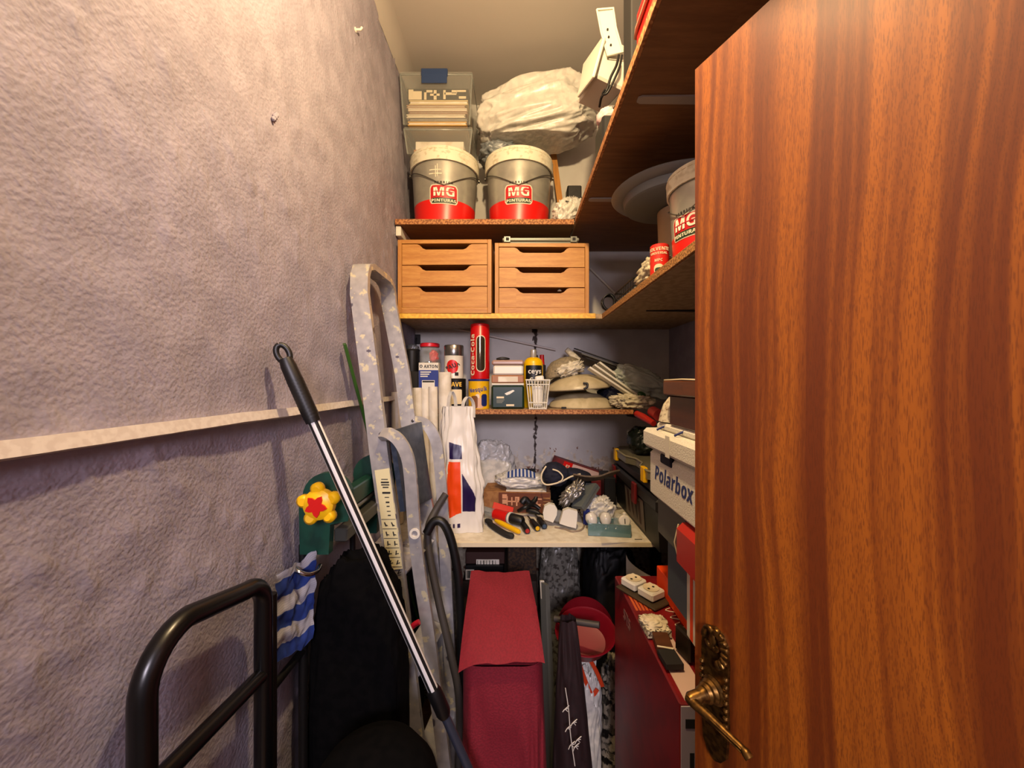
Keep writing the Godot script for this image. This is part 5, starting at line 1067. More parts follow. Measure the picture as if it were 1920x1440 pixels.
	st = S(); wbox(st, 0.334, 0.56, 1.5005, 1.533, 0.69, 0.875, 0.003); P(t, "lid", st, wood(Color(0.40, 0.20, 0.08), Color(0.32, 0.15, 0.05), 456, 0.35, false))
	st = S(); tube(st, [Vector3(0.336, 1.5335, -0.70), Vector3(0.336, 1.535, -0.78), Vector3(0.337, 1.5335, -0.873), Vector3(0.45, 1.535, -0.874)], 0.002, 6); P(t, "frayed_edge", st, M.cream)
	st = S(); blob(st, Vector3(0.40, 1.442, -0.68), Vector3(0.03, 0.010, 0.02), 457, 0.3, 1.8, Basis(), 0.8, 1.4325, 24, 16); O("rag", "scrap of white rag on the foam cooler beside the wooden case", "rag", st, M.rag)
	# under the cooler
	st = S(); wbox(st, 0.353, 0.58, 1.155, 1.2455, 0.80, 0.96, 0.004); O("grey_box", "plain grey box directly under the foam cooler", "box", st, mat(Color(0.30, 0.30, 0.27), 0.6))
	t = T("red_box", "red box with a pale edge under the near end of the cooler", "box", Vector3(0.44, 1.15, -0.72))
	st = S(); wbox(st, 0.325, 0.57, 1.155, 1.2455, 0.645, 0.79, 0.012); P(t, "body", st, mat(Color(0.66, 0.12, 0.08), 0.45))
	st = S(); tube(st, [Vector3(0.334, 1.237, -0.791), Vector3(0.326, 1.20, -0.7915), Vector3(0.334, 1.165, -0.791)], 0.0015, 6); P(t, "piping", st, M.cream)
	st = S(); wbox(st, 0.372, 0.59, 1.0055, 1.1545, 0.80, 0.945, 0.003); O("blue_box", "blue-grey box under the grey box", "box", st, mat(Color(0.22, 0.27, 0.33), 0.6))
	t = T("striped_box", "white and orange box under the red box", "box", Vector3(0.45, 1.005, -0.72))
	st = S(); wbox(st, 0.352, 0.58, 1.0055, 1.1545, 0.645, 0.795, 0.003); P(t, "carton", st, M.paper)
	for z in [0.67, 0.70, 0.73, 0.765]:
		st = S(); wbox(st, 0.3512, 0.353, 1.01, 1.15, z, z + 0.012, 0.0003); P(t, "stripe", st, M.orange)
	st = S(); wbox(st, 0.402, 0.62, 0.9425, 1.005, 0.70, 1.10, 0.002); O("orange_box", "bright orange flat box lying on the tall red carton", "box", st, M.orange)
	# tall red carton
	t = T("red_carton", "tall dark red carton with white print standing beside the shopping trolley", "carton", Vector3(0.42, 0, -0.93))
	var rm = noisy(Color(0.48, 0.07, 0.09), Color(0.42, 0.06, 0.08), 0.02, 461, 0.42, 2.0)
	st = S(); wbox(st, 0.30, 0.63, 0.0005, 0.94, 0.705, 1.17, 0.003); P(t, "box", st, rm)
	st = S(); wbox(st, 0.302, 0.628, 0.01, 0.935, 0.7035, 0.7055, 0.0005); var ef = P(t, "end_face", st, mat(Color(0.66, 0.62, 0.64), 0.6), "pale printed end")
	for q in [[0.895, 0.912, 0.31, 0.345], [0.80, 0.85, 0.318, 0.326], [0.70, 0.725, 0.312, 0.325], [0.60, 0.67, 0.316, 0.324]]:
		st = S(); wbox(st, q[2], q[3], q[0], q[1], 0.7028, 0.7037, 0.0002); P(ef, "print", st, M.ink)
	st = S(); wbox(st, 0.312, 0.36, 0.9395, 0.9408, 0.71, 0.93, 0.0003); P(t, "pale_panel", st, mat(Color(0.78, 0.66, 0.60), 0.6))
	for k in 5:
		st = S(); wbox(st, 0.309 + k * 0.009, 0.315 + k * 0.009, 0.9395, 0.941, 0.99, 1.14, 0.0003); P(t, "printed_pencil", st, mat(Color(0.76, 0.34, 0.14), 0.6))
	for k in 6:
		st = S(); tube(st, smooth([Vector3(0.40 + 0.008 * (k % 2), 0.9412, -1.0 + k * 0.03), Vector3(0.385, 0.9412, -0.99 + k * 0.03), Vector3(0.41, 0.9412, -0.98 + k * 0.03)], 4), 0.0012, 5); P(t, "script", st, M.cream)
	var sx = Transform3D(Basis(Vector3(0, 0, 1), Vector3(0, 1, 0), Vector3(-1, 0, 0)), Vector3(0.2992, 0.885, -1.04))
	text(t, "STS", 0.030, sx, mat(Color(0.52, 0.36, 0.34), 0.6)); pass
	# twin wall socket
	var top = func(px: float, py: float, up: float) -> Vector3:
		var d: float = (EYE - 0.941) * F / (py - CY); var p = at(px, py, d); p.y = 0.941 + up; return p
	t = T("wall_socket", "twin white wall socket on a metal plate lying on the red carton", "socket", top.call(1205, 1112, 0.0))
	var sb = Basis(Vector3.UP, 0.55)
	var s0: Vector3 = top.call(1204, 1114, 0.004)
	st = S(); box(st, s0 + Vector3(0.006, 0, 0.005), Vector3(0.085, 0.006, 0.135), 0.003, sb); P(t, "plate", st, mat(Color(0.30, 0.25, 0.18), 0.5, 0.4))
	for e in [-1.0, 1.0]:
		var cc = s0 + sb * Vector3(0, 0.016, e * 0.030)
		st = S(); box(st, cc, Vector3(0.052, 0.022, 0.052), 0.004, sb); var sq = P(t, "outlet", st, M.plastic_white)
		st = S(); lathe(st, [Vector2(0.0205, 0.0112), Vector2(0.0215, 0.013), Vector2(0.0195, 0.013), Vector2(0.017, 0.0115), Vector2(0, 0.0115)], cc, sb, 28); P(sq, "well", st, M.cream)
		for s in [-1.0, 1.0]:
			st = S(); lathe(st, [Vector2(0.0035, 0.0114), Vector2(0.0035, 0.0122), Vector2(0, 0.0122)], cc + sb * Vector3(s * 0.009, 0, 0.0), sb, 10); P(sq, "hole", st, M.dark)
	# paint brush
	t = T("paint_brush", "wide brush caked in white paint with a brown handle, on the red carton", "brush", top.call(1235, 1200, 0.0))
	var b0: Vector3 = top.call(1218, 1168, 0.012); var b1: Vector3 = top.call(1237, 1200, 0.012); var b2: Vector3 = top.call(1248, 1232, 0.012); var b3: Vector3 = top.call(1266, 1262, 0.012)
	st = S(); bar(st, smooth([b0, b0.lerp(b1, 0.5), b1]), Vector3(1, 0, 0.3), 0.055, 0.016); P(t, "bristles", st, noisy(Color(0.84, 0.80, 0.68), Color(0.25, 0.20, 0.14), 0.05, 463, 0.8, 9.0, 0.52, 0.62))
	st = S(); blob(st, b0.lerp(b1, 0.45) + Vector3(0, 0.006, 0), Vector3(0.03, 0.010, 0.028), 464, 0.3, 1.6, Basis(), 0.9, -99.0, 30, 20); P(t, "dried_paint", st, M.cream)
	st = S(); bar(st, smooth([b1, b1.lerp(b2, 0.5), b2]), Vector3(1, 0, 0.3), 0.034, 0.013); P(t, "neck", st, wood(Color(0.36, 0.20, 0.10), Color(0.28, 0.15, 0.07), 465, 0.5, false))
	st = S(); bar(st, [b2, b3], Vector3(1, 0, 0.3), 0.036, 0.011); var hd = P(t, "handle", st, M.dark)
	st = S(); tube(st, [b2 + Vector3(-0.016, 0.007, -0.006), b2 + Vector3(0.016, 0.007, 0.002)], 0.002, 6); P(hd, "band", st, M.cream)
	st = S(); box(st, top.call(1284, 1232, 0.03), Vector3(0.016, 0.055, 0.05), 0.004, Basis(Vector3.UP, 0.2)); O("metal_bracket", "dark bronze bracket standing on the red carton beside the brush", "bracket", st, mat(Color(0.16, 0.12, 0.08), 0.4, 0.5))
	st = S(); grid(st, 20, 12, func(u, v):
		var x: float = lerpf(1174, 1245, u); var yy: float = lerpf(1600.0, lerpf(1040.0, 1092.0, pow(u, 0.6)), v)
		return at(x, yy, 1.235 + 0.03 * sin(u * PI) + 0.01 * v))
	O("curled_sheet", "curled pale plastic sheet standing behind the red carton", "sheet", st, mat(Color(0.60, 0.57, 0.56), 0.4))

# ---------------------------------------------------------------- ladder and mop pole
func slab(st: SurfaceTool, p: Array, th: float):
	# four-cornered board given by its front corners in order
	var n: Vector3 = (p[1] - p[0]).cross(p[3] - p[0]).normalized() * th
	var q = []
	for a in p: q.append(a - n)
	poly(st, p, n); poly(st, q, -n)
	var c: Vector3 = (p[0] + p[1] + p[2] + p[3]) / 4.0
	for k in 4: poly(st, [p[k], p[(k + 1) % 4], q[(k + 1) % 4], q[k]], (p[k] + p[(k + 1) % 4]) / 2.0 - c)
func W3(x: float, h: float, d: float) -> Vector3: return Vector3(x, EYE + h, -d)
func ladder_and_pole():
	var al = noisy(Color(0.56, 0.55, 0.55), Color(0.66, 0.65, 0.64), 0.02, 501, 0.34, 3.0, 0.2, 0.8, 0.45)
	# splashes of old cream and violet paint
	var n1 = noise(502, 0.04, false, 4).get_seamless_image(256, 256); var n2 = noise(503, 0.06, false, 3).get_seamless_image(256, 256); var n3 = noise(504, 0.016, false, 3).get_seamless_image(256, 256)
	al.albedo_texture = tex(256, 256, func(x, y):
		var a = n1.get_pixel(x, y).r; var b = n2.get_pixel(x, y).r; var v = n3.get_pixel(x, y).r
		if a > 0.78 or b > 0.90: return Color(0.86, 0.82, 0.68)
		if v > 0.93: return Color(0.34, 0.32, 0.38)
		return Color(0.74, 0.73, 0.72).lerp(Color(0.62, 0.61, 0.62), b))
	al.uv1_scale = Vector3.ONE * 1.6
	var t = T("step_ladder", "paint-splashed aluminium step ladder folded and leaning on the left wall", "ladder", Vector3(-0.25, 0, -1.15))
	var a = [W3(-0.202, -1.528, 1.017), at(768, 1300, 1.04), at(744, 1090, 1.05), at(733, 1000, 1.055), at(712, 850, 1.065), at(694, 700, 1.075), W3(-0.4436, 0.25, 1.09)]
	var c = [W3(-0.4446, 0.273, 1.345), at(755, 700, 1.335), at(766, 790, 1.32), at(798, 950, 1.275), W3(-0.235, -1.0, 1.265), W3(-0.17, -1.528, 1.26)]
	var bow = a.duplicate()
	bow.append_array([W3(-0.445, 0.305, 1.096), W3(-0.446, 0.332, 1.113), W3(-0.446, 0.343, 1.145), W3(-0.446, 0.343, 1.285), W3(-0.446, 0.334, 1.318), W3(-0.445, 0.308, 1.340)]); bow.append_array(c)
	var st = S(); bar(st, bow, Vector3(1, 0, 0), 0.05, 0.018); P(t, "side_rail_frame", st, al)
	st = S(); bar(st, smooth([at(716, 814, 1.047), at(735, 815, 1.035), at(752, 831, 1.03), at(765, 860, 1.028), at(771, 905, 1.027), at(778, 1000, 1.027), at(789, 1090, 1.025), at(812, 1250, 1.015), W3(-0.125, -1.528, 1.0)], 5), Vector3(1, 0.4, 0), 0.032, 0.014); var rl = P(t, "rear_leg", st, al)
	st = S(); lathe(st, [Vector2(0.008, 0), Vector2(0.014, 0), Vector2(0.014, 0.004), Vector2(0.008, 0.004), Vector2(0.008, -0.004)], at(778, 1000, 1.018), Basis(Vector3(1, 0, 0), PI / 2), 20); P(rl, "rivet", st, M.plastic_white)
	st = S(); bar(st, smooth([at(777, 790, 1.325), at(798, 795, 1.318), at(814, 818, 1.31), at(823, 860, 1.305), at(832, 980, 1.285), W3(-0.21, -1.0, 1.24), W3(-0.19, -1.528, 1.24)], 5), Vector3(1, 0.4, 0), 0.036, 0.014); P(t, "rear_leg", st, al)
	var blue = noisy(Color(0.20, 0.24, 0.30), Color(0.28, 0.31, 0.36), 0.03, 506, 0.5, 3.0, 0.3, 0.7, 0.4)
	st = S(); slab(st, [at(729, 809, 1.062), at(783, 792, 1.30), at(803, 935, 1.275), at(750, 960, 1.058)], 0.014); P(t, "platform", st, blue, "dark blue-grey platform")
	for h in [-0.50, -0.78, -1.06, -1.33]:
		var f: float = (h + 0.14) / 1.39
		var pa = W3(lerpf(-0.385, -0.205, (h + 0.14) / -1.39), h, 1.055); var pc = W3(pa.x + 0.03, h, 1.258)
		st = S(); slab(st, [pa + Vector3(-0.03, 0, 0), pc + Vector3(-0.03, 0, 0), pc + Vector3(0.035, -0.03, 0), pa + Vector3(0.035, -0.03, 0)], 0.012); P(t, "tread", st, al)
	for q in [[714, 814, 1.052], [774, 789, 1.312], [722, 905, 1.048]]:
		if q[1] == 905: continue
		st = S(); lathe(st, [Vector2(0, -0.002), Vector2(0.006, -0.002), Vector2(0.005, 0.003), Vector2(0, 0.004)], at(q[0], q[1], q[2]), Basis(Vector3(1, 0, 0), PI / 2), 12); P(t, "pivot", st, M.chrome)
	# instruction sticker down the near rail
	var s0 = at(716, 880, 1.0525); var s1 = at(741, 1068, 1.0405)
	st = S(); bar(st, [s0, s0.lerp(s1, 0.5) + Vector3(0, 0, -0.0), s1], Vector3(1, 0, 0), 0.040, 0.0012); var sk = P(t, "sticker", st, mat(Color(0.84, 0.80, 0.62), 0.5), "pale yellow instruction sticker")
	var sd = (s1 - s0); var nrm = Vector3(0, 0, 0.0012)
	for q in [[0.10, 0.018, 0.002], [0.13, 0.022, 0.004], [0.155, 0.022, 0.003], [0.18, 0.016, 0.003], [0.235, 0.022, 0.005], [0.28, 0.012, 0.002], [0.33, 0.010, 0.004], [0.37, 0.008, 0.003], [0.42, 0.010, 0.002], [0.46, 0.008, 0.003]]:
		st = S(); box(st, s0 + sd * q[0] + nrm + Vector3(0.004, 0, 0), Vector3(q[1], q[2], 0.0006), 0.0001); P(sk, "print_line", st, M.ink)
	for k in 6:
		var m = s0 + sd * (0.50 + k * 0.094)
		st = S(); box(st, m + nrm, Vector3(0.038, 0.0012, 0.0006), 0.0001); P(sk, "table_line", st, M.ink)
		for e in [-0.010, 0.009]:
			st = S(); box(st, m + sd * 0.05 + nrm + Vector3(e, 0, 0), Vector3(0.003, 0.012, 0.0006), 0.0001, Basis(Vector3(0, 0, 1), 0.4 - k * 0.17)); P(sk, "pictogram", st, M.ink)
			st = S(); box(st, m + sd * 0.058 + nrm + Vector3(e + 0.003, 0, 0), Vector3(0.008, 0.002, 0.0006), 0.0001, Basis(Vector3(0, 0, 1), -0.5 + k * 0.2)); P(sk, "pictogram", st, M.ink)
	st = S(); tube(st, smooth([at(750, 1202, 1.0), at(764, 1186, 0.99), at(776, 1172, 0.985), at(786, 1166, 0.985)]), 0.007, 8); P(t, "tie", st, mat(Color(0.70, 0.06, 0.16), 0.5), "red tie")
	# mop pole
	var p0 = Vector3(-0.462, EYE + 0.0737, -0.747); var p1 = Vector3(0.15, 0.012, -0.92); var d = (p1 - p0).normalized()
	t = T("mop_pole", "black and white striped mop pole with a black grip leaning on the left wall", "pole", p1)
	st = S(); var side = d.cross(Vector3(0.6, 0, 1)).normalized()
	var lp = []
	for i in 21:
		var an = TAU * i / 20.0; lp.append(p0 + d * (0.020 - 0.018 * cos(an)) + side * 0.0105 * sin(an))
	tube(st, lp, 0.0055, 8, false); tube(st, [p0 + d * 0.030, p0 + d * 0.045, p0 + d * 0.08, p0 + d * 0.14, p0 + d * 0.165], [0.0115, 0.0140, 0.0150, 0.0150, 0.0140], 18); var gr = P(t, "grip", st, M.black)
	for k in 12:
		st = S(); tube(st, [p0 + d * (0.075 + k * 0.007), p0 + d * (0.0785 + k * 0.007)], 0.0152, 18); P(gr, "grip_rib", st, M.black)
	var bw = []
	for k in 20: bw.append(Color(0.72, 0.71, 0.69) if k % 4 > 1 else Color(0.012, 0.012, 0.014))
	var pm = mat(Color.WHITE, 0.35); pm.vertex_color_use_as_albedo = true
	st = S(); tube(st, [p0 + d * 0.16, p0 + d * 0.795], 0.011, 20, true, bw); P(t, "striped_tube", st, pm)
	st = S(); tube(st, [p0 + d * 0.79, p0 + d * 0.80, p0 + d * 0.85, p0 + d * 0.86], [0.013, 0.0155, 0.0155, 0.012], 18); P(t, "joint", st, M.black)
	st = S(); tube(st, [p0 + d * 0.86, p1], 0.0095, 18); P(t, "lower_tube", st, mat(Color(0.26, 0.28, 0.34), 0.4, 0.5))
	# green stick behind the ladder
	st = S(); bar(st, [W3(-0.470, 0.104, 1.051), W3(-0.444, -0.15, 1.15), W3(-0.40, -0.57, 1.308), W3(-0.303, -1.525, 1.69)], Vector3(0.5, 0, 1), 0.022, 0.008)
	O("green_stick", "flat green plastic stick leaning on the left wall behind the ladder", "stick", st, mat(Color(0.16, 0.30, 0.07), 0.4))
	# hoses hanging by the ladder foot
	st = S(); tube(st, smooth([at(836, 926, 1.255), at(816, 958, 1.24), at(803, 990, 1.21), at(805, 1040, 1.19), at(823, 1130, 1.17), at(846, 1230, 1.15), at(862, 1330, 1.14), W3(-0.175, -1.30, 1.13), W3(-0.175, -1.515, 1.13)]), 0.0115, 12)
	O("grey_hose", "grey ribbed hose hanging beside the folded ladder", "hose", st, mat(Color(0.24, 0.22, 0.20), 0.6))
	st = S(); tube(st, smooth([at(800, 1000, 1.175), at(814, 978, 1.18), at(832, 982, 1.18), at(848, 1020, 1.18), at(860, 1090, 1.18), at(864, 1200, 1.18), at(866, 1350, 1.18), W3(-0.175, -1.515, 1.18)]), 0.0135, 12)
	O("black_hose", "thick black hose looping down between the ladder and the trolley", "hose", st, M.black)

# ---------------------------------------------------------------- things along the left wall
func left_things():
	var st = S(); var t: Node3D
	t = T("tubular_frame", "black tubular metal frame with a cross bar standing against the left wall", "frame", Vector3(-0.44, 0, -0.56))
	var fp = [W3(-0.44, -1.53, 0.452), W3(-0.44, -0.376, 0.452)]
	for k in range(1, 10): fp.append(W3(-0.44, -0.376 + 0.062 * sin(PI / 2 * k / 9.0), 0.514 - 0.062 * cos(PI / 2 * k / 9.0)))
	for k in 9: fp.append(W3(-0.44, -0.384 + 0.044 * cos(PI / 2 * k / 8.0), 0.624 + 0.044 * sin(PI / 2 * k / 8.0)))
	fp.append(W3(-0.44, -1.53, 0.668)); tube(st, fp, 0.0142, 18)
	var bm = mat(Color(0.030, 0.028, 0.030), 0.30)
	P(t, "frame_tube", st, bm)
	st = S(); tube(st, [W3(-0.44, -0.488, 0.456), W3(-0.44, -0.506, 0.666)], 0.0125, 16); P(t, "cross_bar", st, bm)
	st = S(); tube(st, [W3(-0.44, -1.1, 0.456), W3(-0.44, -1.1, 0.666)], 0.0125, 16); P(t, "cross_bar", st, bm)
	# striped beach chair
	t = T("beach_chair", "folded beach chair with blue and white striped fabric by the left wall", "chair", Vector3(-0.45, 0, -0.8))
	var sm = mat(Color.WHITE, 0.85)
	sm.albedo_texture = tex(16, 128, func(x, y):
		var v: float = y / 128.0; var w = Color(0.62, 0.62, 0.66) if (x + y) % 3 else Color(0.54, 0.54, 0.58)
		for q in [[0.10, 0.30], [0.47, 0.66], [0.84, 1.0]]:
			if v > q[0] and v < q[1]: return Color(0.07, 0.18, 0.46)
		return w)
	var nz = noise(511, 3.0)
	st = S(); grid(st, 24, 40, func(u, v):
		var k: float = 1.0 - v
		var l = at(517, 1080.0 + 165.0 * k, 0.735); var r = at(588, 1035.0 + 165.0 * k, 0.83)
		var p = l.lerp(r, u); return p + Vector3(0.006 * nz.get_noise_2d(u * 0.6, v) + 0.004 * sin(u * 7.0), 0.012 * nz.get_noise_2d(u * 0.4 + 5.0, 1.0), 0)); P(t, "fabric", st, sm)
	st = S(); tube(st, smooth([at(552, 1062, 0.79), at(560, 1072, 0.78), at(578, 1077, 0.79), at(594, 1071, 0.81), at(600, 1060, 0.83)]), 0.0045, 10); P(t, "chrome_bar", st, M.chrome)
	for z in [0.725, 0.832]:
		st = S(); tube(st, [W3(-0.462, -1.525, z), W3(-0.462, -0.40 - (z - 0.725) * 0.2, z)], 0.009, 12); P(t, "leg", st, M.black)
	st = S(); tube(st, [W3(-0.462, -0.58, 0.725), W3(-0.462, -0.58, 0.832)], 0.008, 10); P(t, "rail", st, M.black)
	# big black bag
	st = S(); blob(st, W3(-0.362, -0.965, 0.895), Vector3(0.104, 0.57, 0.062), 515, 0.05, 1.2, Basis(), 0.55, 0.0005, 72, 60)
	O("black_bag", "tall black cloth bag standing between the beach chair and the ladder", "bag", st, M.black_matt)
	# green bench clamp with the yellow knob
	t = T("folding_workbench", "dark green folding workbench frame with a yellow knob behind the black bag", "workbench", W3(-0.45, -1.53, 0.97))
	for q in [[612, 932, 45.0, 562, 616, 1040, 0.838], [700, 891, 38.0, 663, 706, 1000, 1.10]]:
		var pg = []
		pg.append([q[3], q[5]]); pg.append([q[3] - 2, q[1] + 12]); pg.append([q[0] - q[2] * 0.95, q[1] + 6])
		for k in 13:
			var an = PI - PI * k / 12.0; pg.append([q[0] + q[2] * cos(an), q[1] - q[2] * sin(an)])
		pg.append([q[0] + q[2] * 0.9, q[1] + 45]); pg.append([q[4] + 3, q[1] + 52]); pg.append([q[4], q[5]])
		st = S(); pprism(st, pg, q[6], 0.02); P(t, "end_plate", st, M.green_dark)
	st = S(); box(st, W3(-0.415, -0.285, 0.98), Vector3(0.030, 0.045, 0.235), 0.003); P(t, "jaw", st, M.green_dark)
	st = S(); box(st, W3(-0.395, -0.345, 0.98), Vector3(0.030, 0.03, 0.235), 0.003); P(t, "jaw", st, mat(Color(0.20, 0.20, 0.18), 0.5))
	st = S(); tube(st, [W3(-0.405, -0.315, 0.862), W3(-0.405, -0.315, 1.098)], 0.007, 10); P(t, "spindle", st, M.wire)
	for z in [0.85, 1.11]:
		st = S(); tube(st, [W3(-0.473, -1.53, z), W3(-0.473, -0.36, z)], 0.008, 10); P(t, "leg", st, M.black)
	# knob: five round lobes with a red star
	var kc = at(604, 942, 0.800)
	st = S(); lathe(st, [Vector2(0, 0), Vector2(0.030, 0), Vector2(0.033, 0.008), Vector2(0.031, 0.018), Vector2(0.022, 0.024), Vector2(0, 0.026)], kc, Basis(Vector3(1, 0, 0), PI / 2), 28)
	tube(st, [kc + Vector3(0, 0, 0.0), kc + Vector3(0, 0, -0.037)], 0.010, 10)
	var kn = P(t, "knob", st, M.yellow, "yellow lobed knob")
	for k in 5:
		var an = PI / 2 + TAU * k / 5.0 + 0.1; st = S()
		tube(st, [kc + Vector3(cos(an) * 0.032, sin(an) * 0.032, 0.001), kc + Vector3(cos(an) * 0.032, sin(an) * 0.032, 0.006), kc + Vector3(cos(an) * 0.032, sin(an) * 0.032, 0.017), kc + Vector3(cos(an) * 0.031, sin(an) * 0.031, 0.021)], [0.010, 0.0132, 0.0132, 0.008], 14); P(kn, "lobe", st, M.yellow)
	var sp = PackedVector2Array()
	for k in 20:
		var an = TAU * k / 20.0 + 0.1 + PI / 2; sp.append(Vector2(cos(an), sin(an)) * (0.018 + 0.005 * cos(5.0 * (an - PI / 2 - 0.1 + PI / 5.0))))
	st = S(); prism(st, sp, Transform3D(Basis(), kc + Vector3(0, 0, 0.028)), 0.008); P(kn, "star", st, M.red, "red star")
	# domed bin in front
	t = T("domed_bin", "dark brown domed bin standing in front of the black bag", "bin", W3(-0.255, -1.53, 0.68))
	st = S(); lathe(st, [Vector2(0.0, 0.001), Vector2(0.095, 0.001), Vector2(0.118, 0.757)], t.position, Basis(), 40); P(t, "body", st, M.dark)
	st = S(); lathe(st, [Vector2(0.119, 0.758), Vector2(0.122, 0.768), Vector2(0.112, 0.816), Vector2(0.085, 0.856), Vector2(0.045, 0.878), Vector2(0, 0.884)], t.position, Basis(), 40); P(t, "lid", st, M.black_matt)

# ---------------------------------------------------------------- things on the floor
func floor_things():
	var st = S(); var t: Node3D
	t = T("shopping_trolley", "maroon fabric shopping trolley with a wide top flap", "shopping trolley", W3(-0.03, -1.53, 1.1))
	var nz = noise(521, 4.0, false, 2)
	grid(st, 40, 24, func(u, v):
		var d: float = lerpf(1.245, 0.940, v); var h: float = -0.606 - 0.012 * sin(u * PI) * (1.0 - v) - 0.078 * pow(v, 2.0) - 0.010 * v * (1.0 - u) + 0.012 * v * smoothstep(0.8, 1.0, u)
		if v < 0.15: h += 0.010 * (0.15 - v) / 0.15 * pow(absf(u - 0.5) * 2.0, 3.0)
		var x: float = lerpf(lerpf(-0.146, -0.142, v), lerpf(0.042, 0.070, v), u)
		return W3(x, h - 0.016 * pow(absf(u - 0.5) * 2.0, 4.0) + 0.003 * nz.get_noise_2d(u * 0.6, v * 0.5), d))
	P(t, "flap", st, M.maroon)
	st = S()
	grid(st, 90, 50, func(u, v):
		var a: float = TAU * fmod(u, 1.0); var k: float = 1.0 - v
		var sx: float = pow(absf(cos(a)), 0.35) * sign(cos(a)); var sz: float = pow(absf(sin(a)), 0.35) * sign(sin(a))
		var fold: float = 0.010 * nz.get_noise_2d(sx * 1.2 + sz * 0.4, k * 0.5) * smoothstep(0.0, 0.25, k) + (0.008 * exp(-pow((sx - 0.05) * 6.0, 2.0)) if sz < 0 else 0.0) * -1.0
		var x: float = -0.036 + sx * (0.104 + 0.022 * k) + 0.012 * k
		return W3(x, -1.50 + v * 0.79, 1.095 + sz * (0.138 + fold)))
	P(t, "bag_body", st, M.maroon)
	st = S(); grid(st, 16, 3, func(u, v): return W3(lerpf(-0.135, 0.065, u), -0.712 - 0.002 * v, lerpf(0.965, 1.225, v))); P(t, "inner_top", st, M.maroon)
	for s in [-0.11, 0.05]:
		st = S(); lathe(st, [Vector2(0.0, -0.012), Vector2(0.03, -0.012), Vector2(0.03, 0.012), Vector2(0, 0.012)], W3(s, -1.499, 1.26), Basis(Vector3(0, 0, 1), PI / 2), 24); P(t, "wheel", st, M.black)
		st = S(); tube(st, [W3(s, -1.52, 0.98), W3(s, -1.51, 1.255), W3(s, -0.70, 1.243)], 0.007, 10); P(t, "frame_tube", st, M.wire)
	# printed dark bag beside it
	t = T("printed_bag", "dark maroon cloth bag with white leaf print beside the shopping trolley", "bag", W3(0.15, -1.53, 1.12))
	st = S(); var dm = noisy(Color(0.13, 0.025, 0.045), Color(0.10, 0.02, 0.035), 0.05, 523, 0.75, 5.0)
	grid(st, 48, 30, func(u, v):
		var a: float = TAU * fmod(u, 1.0); var k: float = 1.0 - v
		return W3(0.150 + 0.024 * k + cos(a) * (0.022 + 0.060 * pow(k, 0.8)), -1.528 + v * 0.845, 1.11 - sin(a) * (0.02 + 0.07 * k) + 0.01 * nz.get_noise_2d(u * 2.0, v))); P(t, "body", st, dm)
	for q in [[1067, 1335, 6], [1072, 1372, 8], [1078, 1405, 10], [1082, 1362, 8], [1086, 1410, 12], [1090, 1395, 9]]:
		for k in 3:
			st = S(); var b = at(q[0] - 12, q[1], 1.035)
			tube(st, smooth([b, b + Vector3(0.006, q[2] * 0.0012, 0), b + Vector3(0.014 + k * 0.002, q[2] * 0.001 + (k - 1) * 0.008, -0.004)], 3), 0.0012, 5); P(t, "leaf_print", st, M.white)
	st = S(); tube(st, smooth([at(1060, 1290, 1.04), at(1066, 1330, 1.035), at(1070, 1380, 1.03), at(1078, 1436, 1.025)]), 0.0013, 5); P(t, "stem_print", st, M.white)
	# under the bench
	st = S(); wbox(st, xw(866, 1.45), xw(1008, 1.45), 0.0005, 0.775, 1.45, 1.80, 0.004); O("wooden_crate", "dark brown crate under the bench carrying the barcoded box", "crate", st, mat(Color(0.16, 0.10, 0.06), 0.8))
	t = T("barcode_box", "black box with two white barcode labels on the crate under the bench", "box", Vector3(xw(908, 1.46), 0.7755, -1.52))
	st = S(); wbox(st, xw(872, 1.46), xw(944, 1.46), 0.776, 0.83, 1.46, 1.62, 0.002); P(t, "carton", st, M.black)
	st = S(); wbox(st, xw(872, 1.47), xw(946, 1.47), 0.8305, 0.875, 1.475, 1.63, 0.002); P(t, "upper_carton", st, mat(Color(0.20, 0.09, 0.06), 0.6))
	for q in [[873, 889, 1068, 1087, 0], [893, 936, 1049, 1062, 1]]:
		var dd = 1.459 if q[4] == 0 else 1.4735
		st = S(); pbox(st, q[0], q[2], q[1], q[3], dd, 0.001, 0.0002); var lb = P(t, "label", st, M.paper)
		for k in 7:
			st = S(); var bx: float = q[0] + 2.0 + k * (q[1] - q[0] - 4.0) / 7.0; pbox(st, bx, q[2] + 2, bx + 1.0 + (k % 3) * 0.4, q[3] - 3, dd - 0.0006, 0.0006, 0.0001); P(lb, "barcode_line", st, M.ink)
	st = S(); wbox(st, xw(952, 1.5), xw(1006, 1.5), 0.776, 0.93, 1.50, 1.75, 0.004); O("brown_parcel", "dark brown parcel on the crate under the bench", "parcel", st, noisy(Color(0.14, 0.08, 0.04), Color(0.26, 0.17, 0.08), 0.04, 531, 0.8, 6.0))
	t = T("thin_board", "thin white and grey board standing behind the shopping trolley", "board", W3(0.10, -1.53, 1.35))
	st = S(); slab(st, [at(1012, 1090, 1.33), at(1019, 1090, 1.34), W3(0.135, -1.525, 1.36), W3(0.11, -1.525, 1.35)], 0.03); P(t, "board", st, M.grey)
	st = S(); slab(st, [at(1012, 1088, 1.327), at(1019, 1088, 1.337), at(1022, 1122, 1.338), at(1014, 1122, 1.328)], 0.004); P(t, "label", st, M.paper)
	st = S(); blob(st, W3(0.175, -1.02, 1.56), Vector3(0.085, 0.44, 0.07), 533, 0.12, 1.5, Basis(), 0.7, 0.0005, 72, 60)
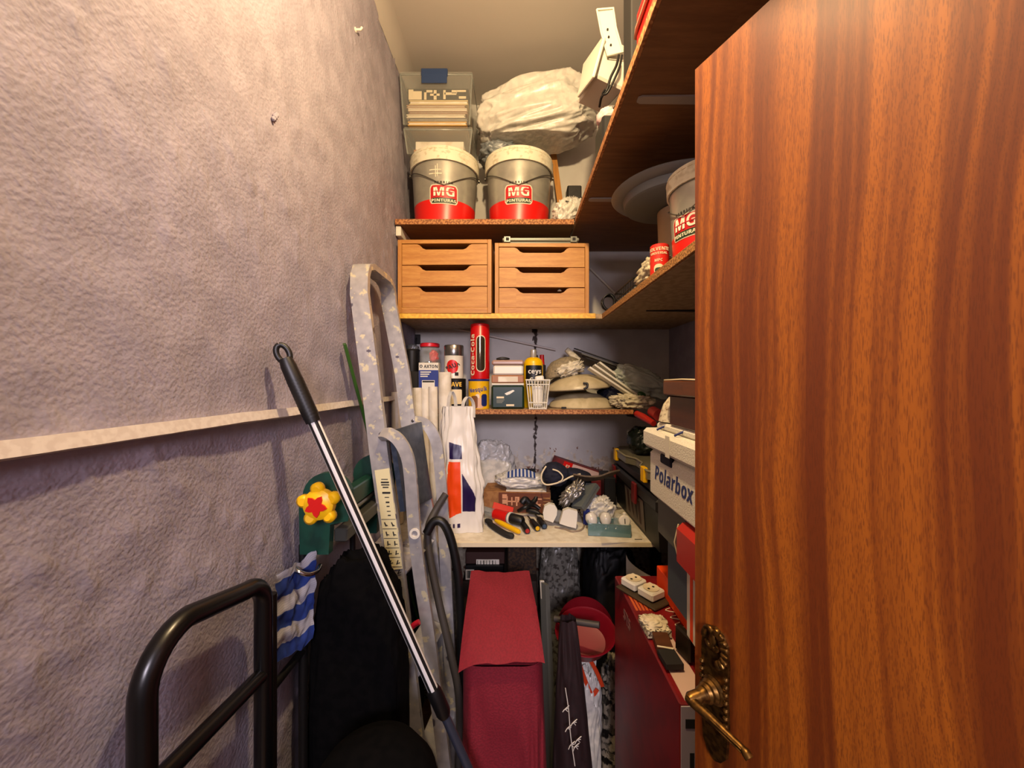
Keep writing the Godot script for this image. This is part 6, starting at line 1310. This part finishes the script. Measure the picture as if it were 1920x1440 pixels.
	O("lace_bag", "tall grey plastic bag with a lace pattern under the bench", "bag", st, noisy(Color(0.42, 0.41, 0.38), Color(0.20, 0.18, 0.16), 0.035, 534, 0.35, 4.0, 0.5, 0.75))
	st = S(); blob(st, W3(0.375, -1.05, 1.55), Vector3(0.10, 0.45, 0.12), 536, 0.08, 1.2, Basis(), 0.6, 0.0005, 60, 50); O("navy_sack", "tall navy black sack under the bench behind the red carton", "sack", st, mat(Color(0.025, 0.025, 0.04), 0.6))
	# crimson basin with a grey handle, on the white bag
	st = S(); blob(st, W3(0.218, -1.205, 1.275), Vector3(0.060, 0.325, 0.056), 541, 0.16, 1.6, Basis(), 0.7, 0.0005, 72, 60)
	t = T("plastic_bag", "tall white plastic bag with orange print under the crimson dustpan", "bag", W3(0.218, -1.53, 1.275)); P(t, "body", st, M.bag)
	for q in [[[1063, 1222], [1070, 1250], [1078, 1285], [1080, 1300]], [[1082, 1224], [1095, 1262], [1108, 1290], [1118, 1280]], [[1105, 1226], [1118, 1250], [1128, 1275]]]:
		st = S(); var pp = []
		for e in q: pp.append(at(e[0] + 2, e[1] + 12, 1.226))
		bar(st, smooth(pp, 5), Vector3(1, 0, 0.2), 0.012, 0.004); P(t, "orange_print", st, mat(Color(0.80, 0.24, 0.08), 0.5))
	t = T("dustpan", "crimson plastic dustpan with a grey tube handle on the white bag", "dustpan", at(1095, 1222, 1.25))
	var cr = mat(Color(0.46, 0.03, 0.09), 0.4); var bb = Basis(Vector3(1, 0, 0), 0.55) * Basis.from_scale(Vector3(0.096, 0.075, 0.075)); var bc = at(1094, 1205, 1.24)
	st = S(); lathe(st, [Vector2(0, 0.0), Vector2(0.62, 0.0), Vector2(0.78, 0.10), Vector2(0.95, 0.95), Vector2(1.0, 1.0), Vector2(0.97, 1.03), Vector2(0.90, 0.96), Vector2(0.72, 0.14), Vector2(0, 0.08)], bc, bb, 40); P(t, "pan", st, cr)
	st = S(); grid(st, 24, 8, func(u, v):
		var a: float = PI * (0.08 + 0.84 * u); return bc + bb * Vector3(cos(a) * (1.0 - 0.06 * v), 1.0 + 0.55 * v * sin(a), -sin(a) * (1.0 + 0.12 * v))); P(t, "hood", st, cr)
	st = S(); tube(st, [at(1040, 1160, 1.20), at(1124, 1172, 1.15)], 0.0095, 14); P(t, "handle", st, mat(Color(0.24, 0.22, 0.21), 0.45))
	st = S(); blob(st, W3(0.338, -1.24, 1.33), Vector3(0.05, 0.30, 0.05), 545, 0.12, 1.4, Basis(), 0.7, 0.0005, 60, 50)
	O("floral_bag", "cream plastic bag with black flower print beside the red carton", "bag", st, noisy(Color(0.62, 0.58, 0.50), Color(0.05, 0.045, 0.045), 0.018, 546, 0.4, 5.0, 0.52, 0.58))
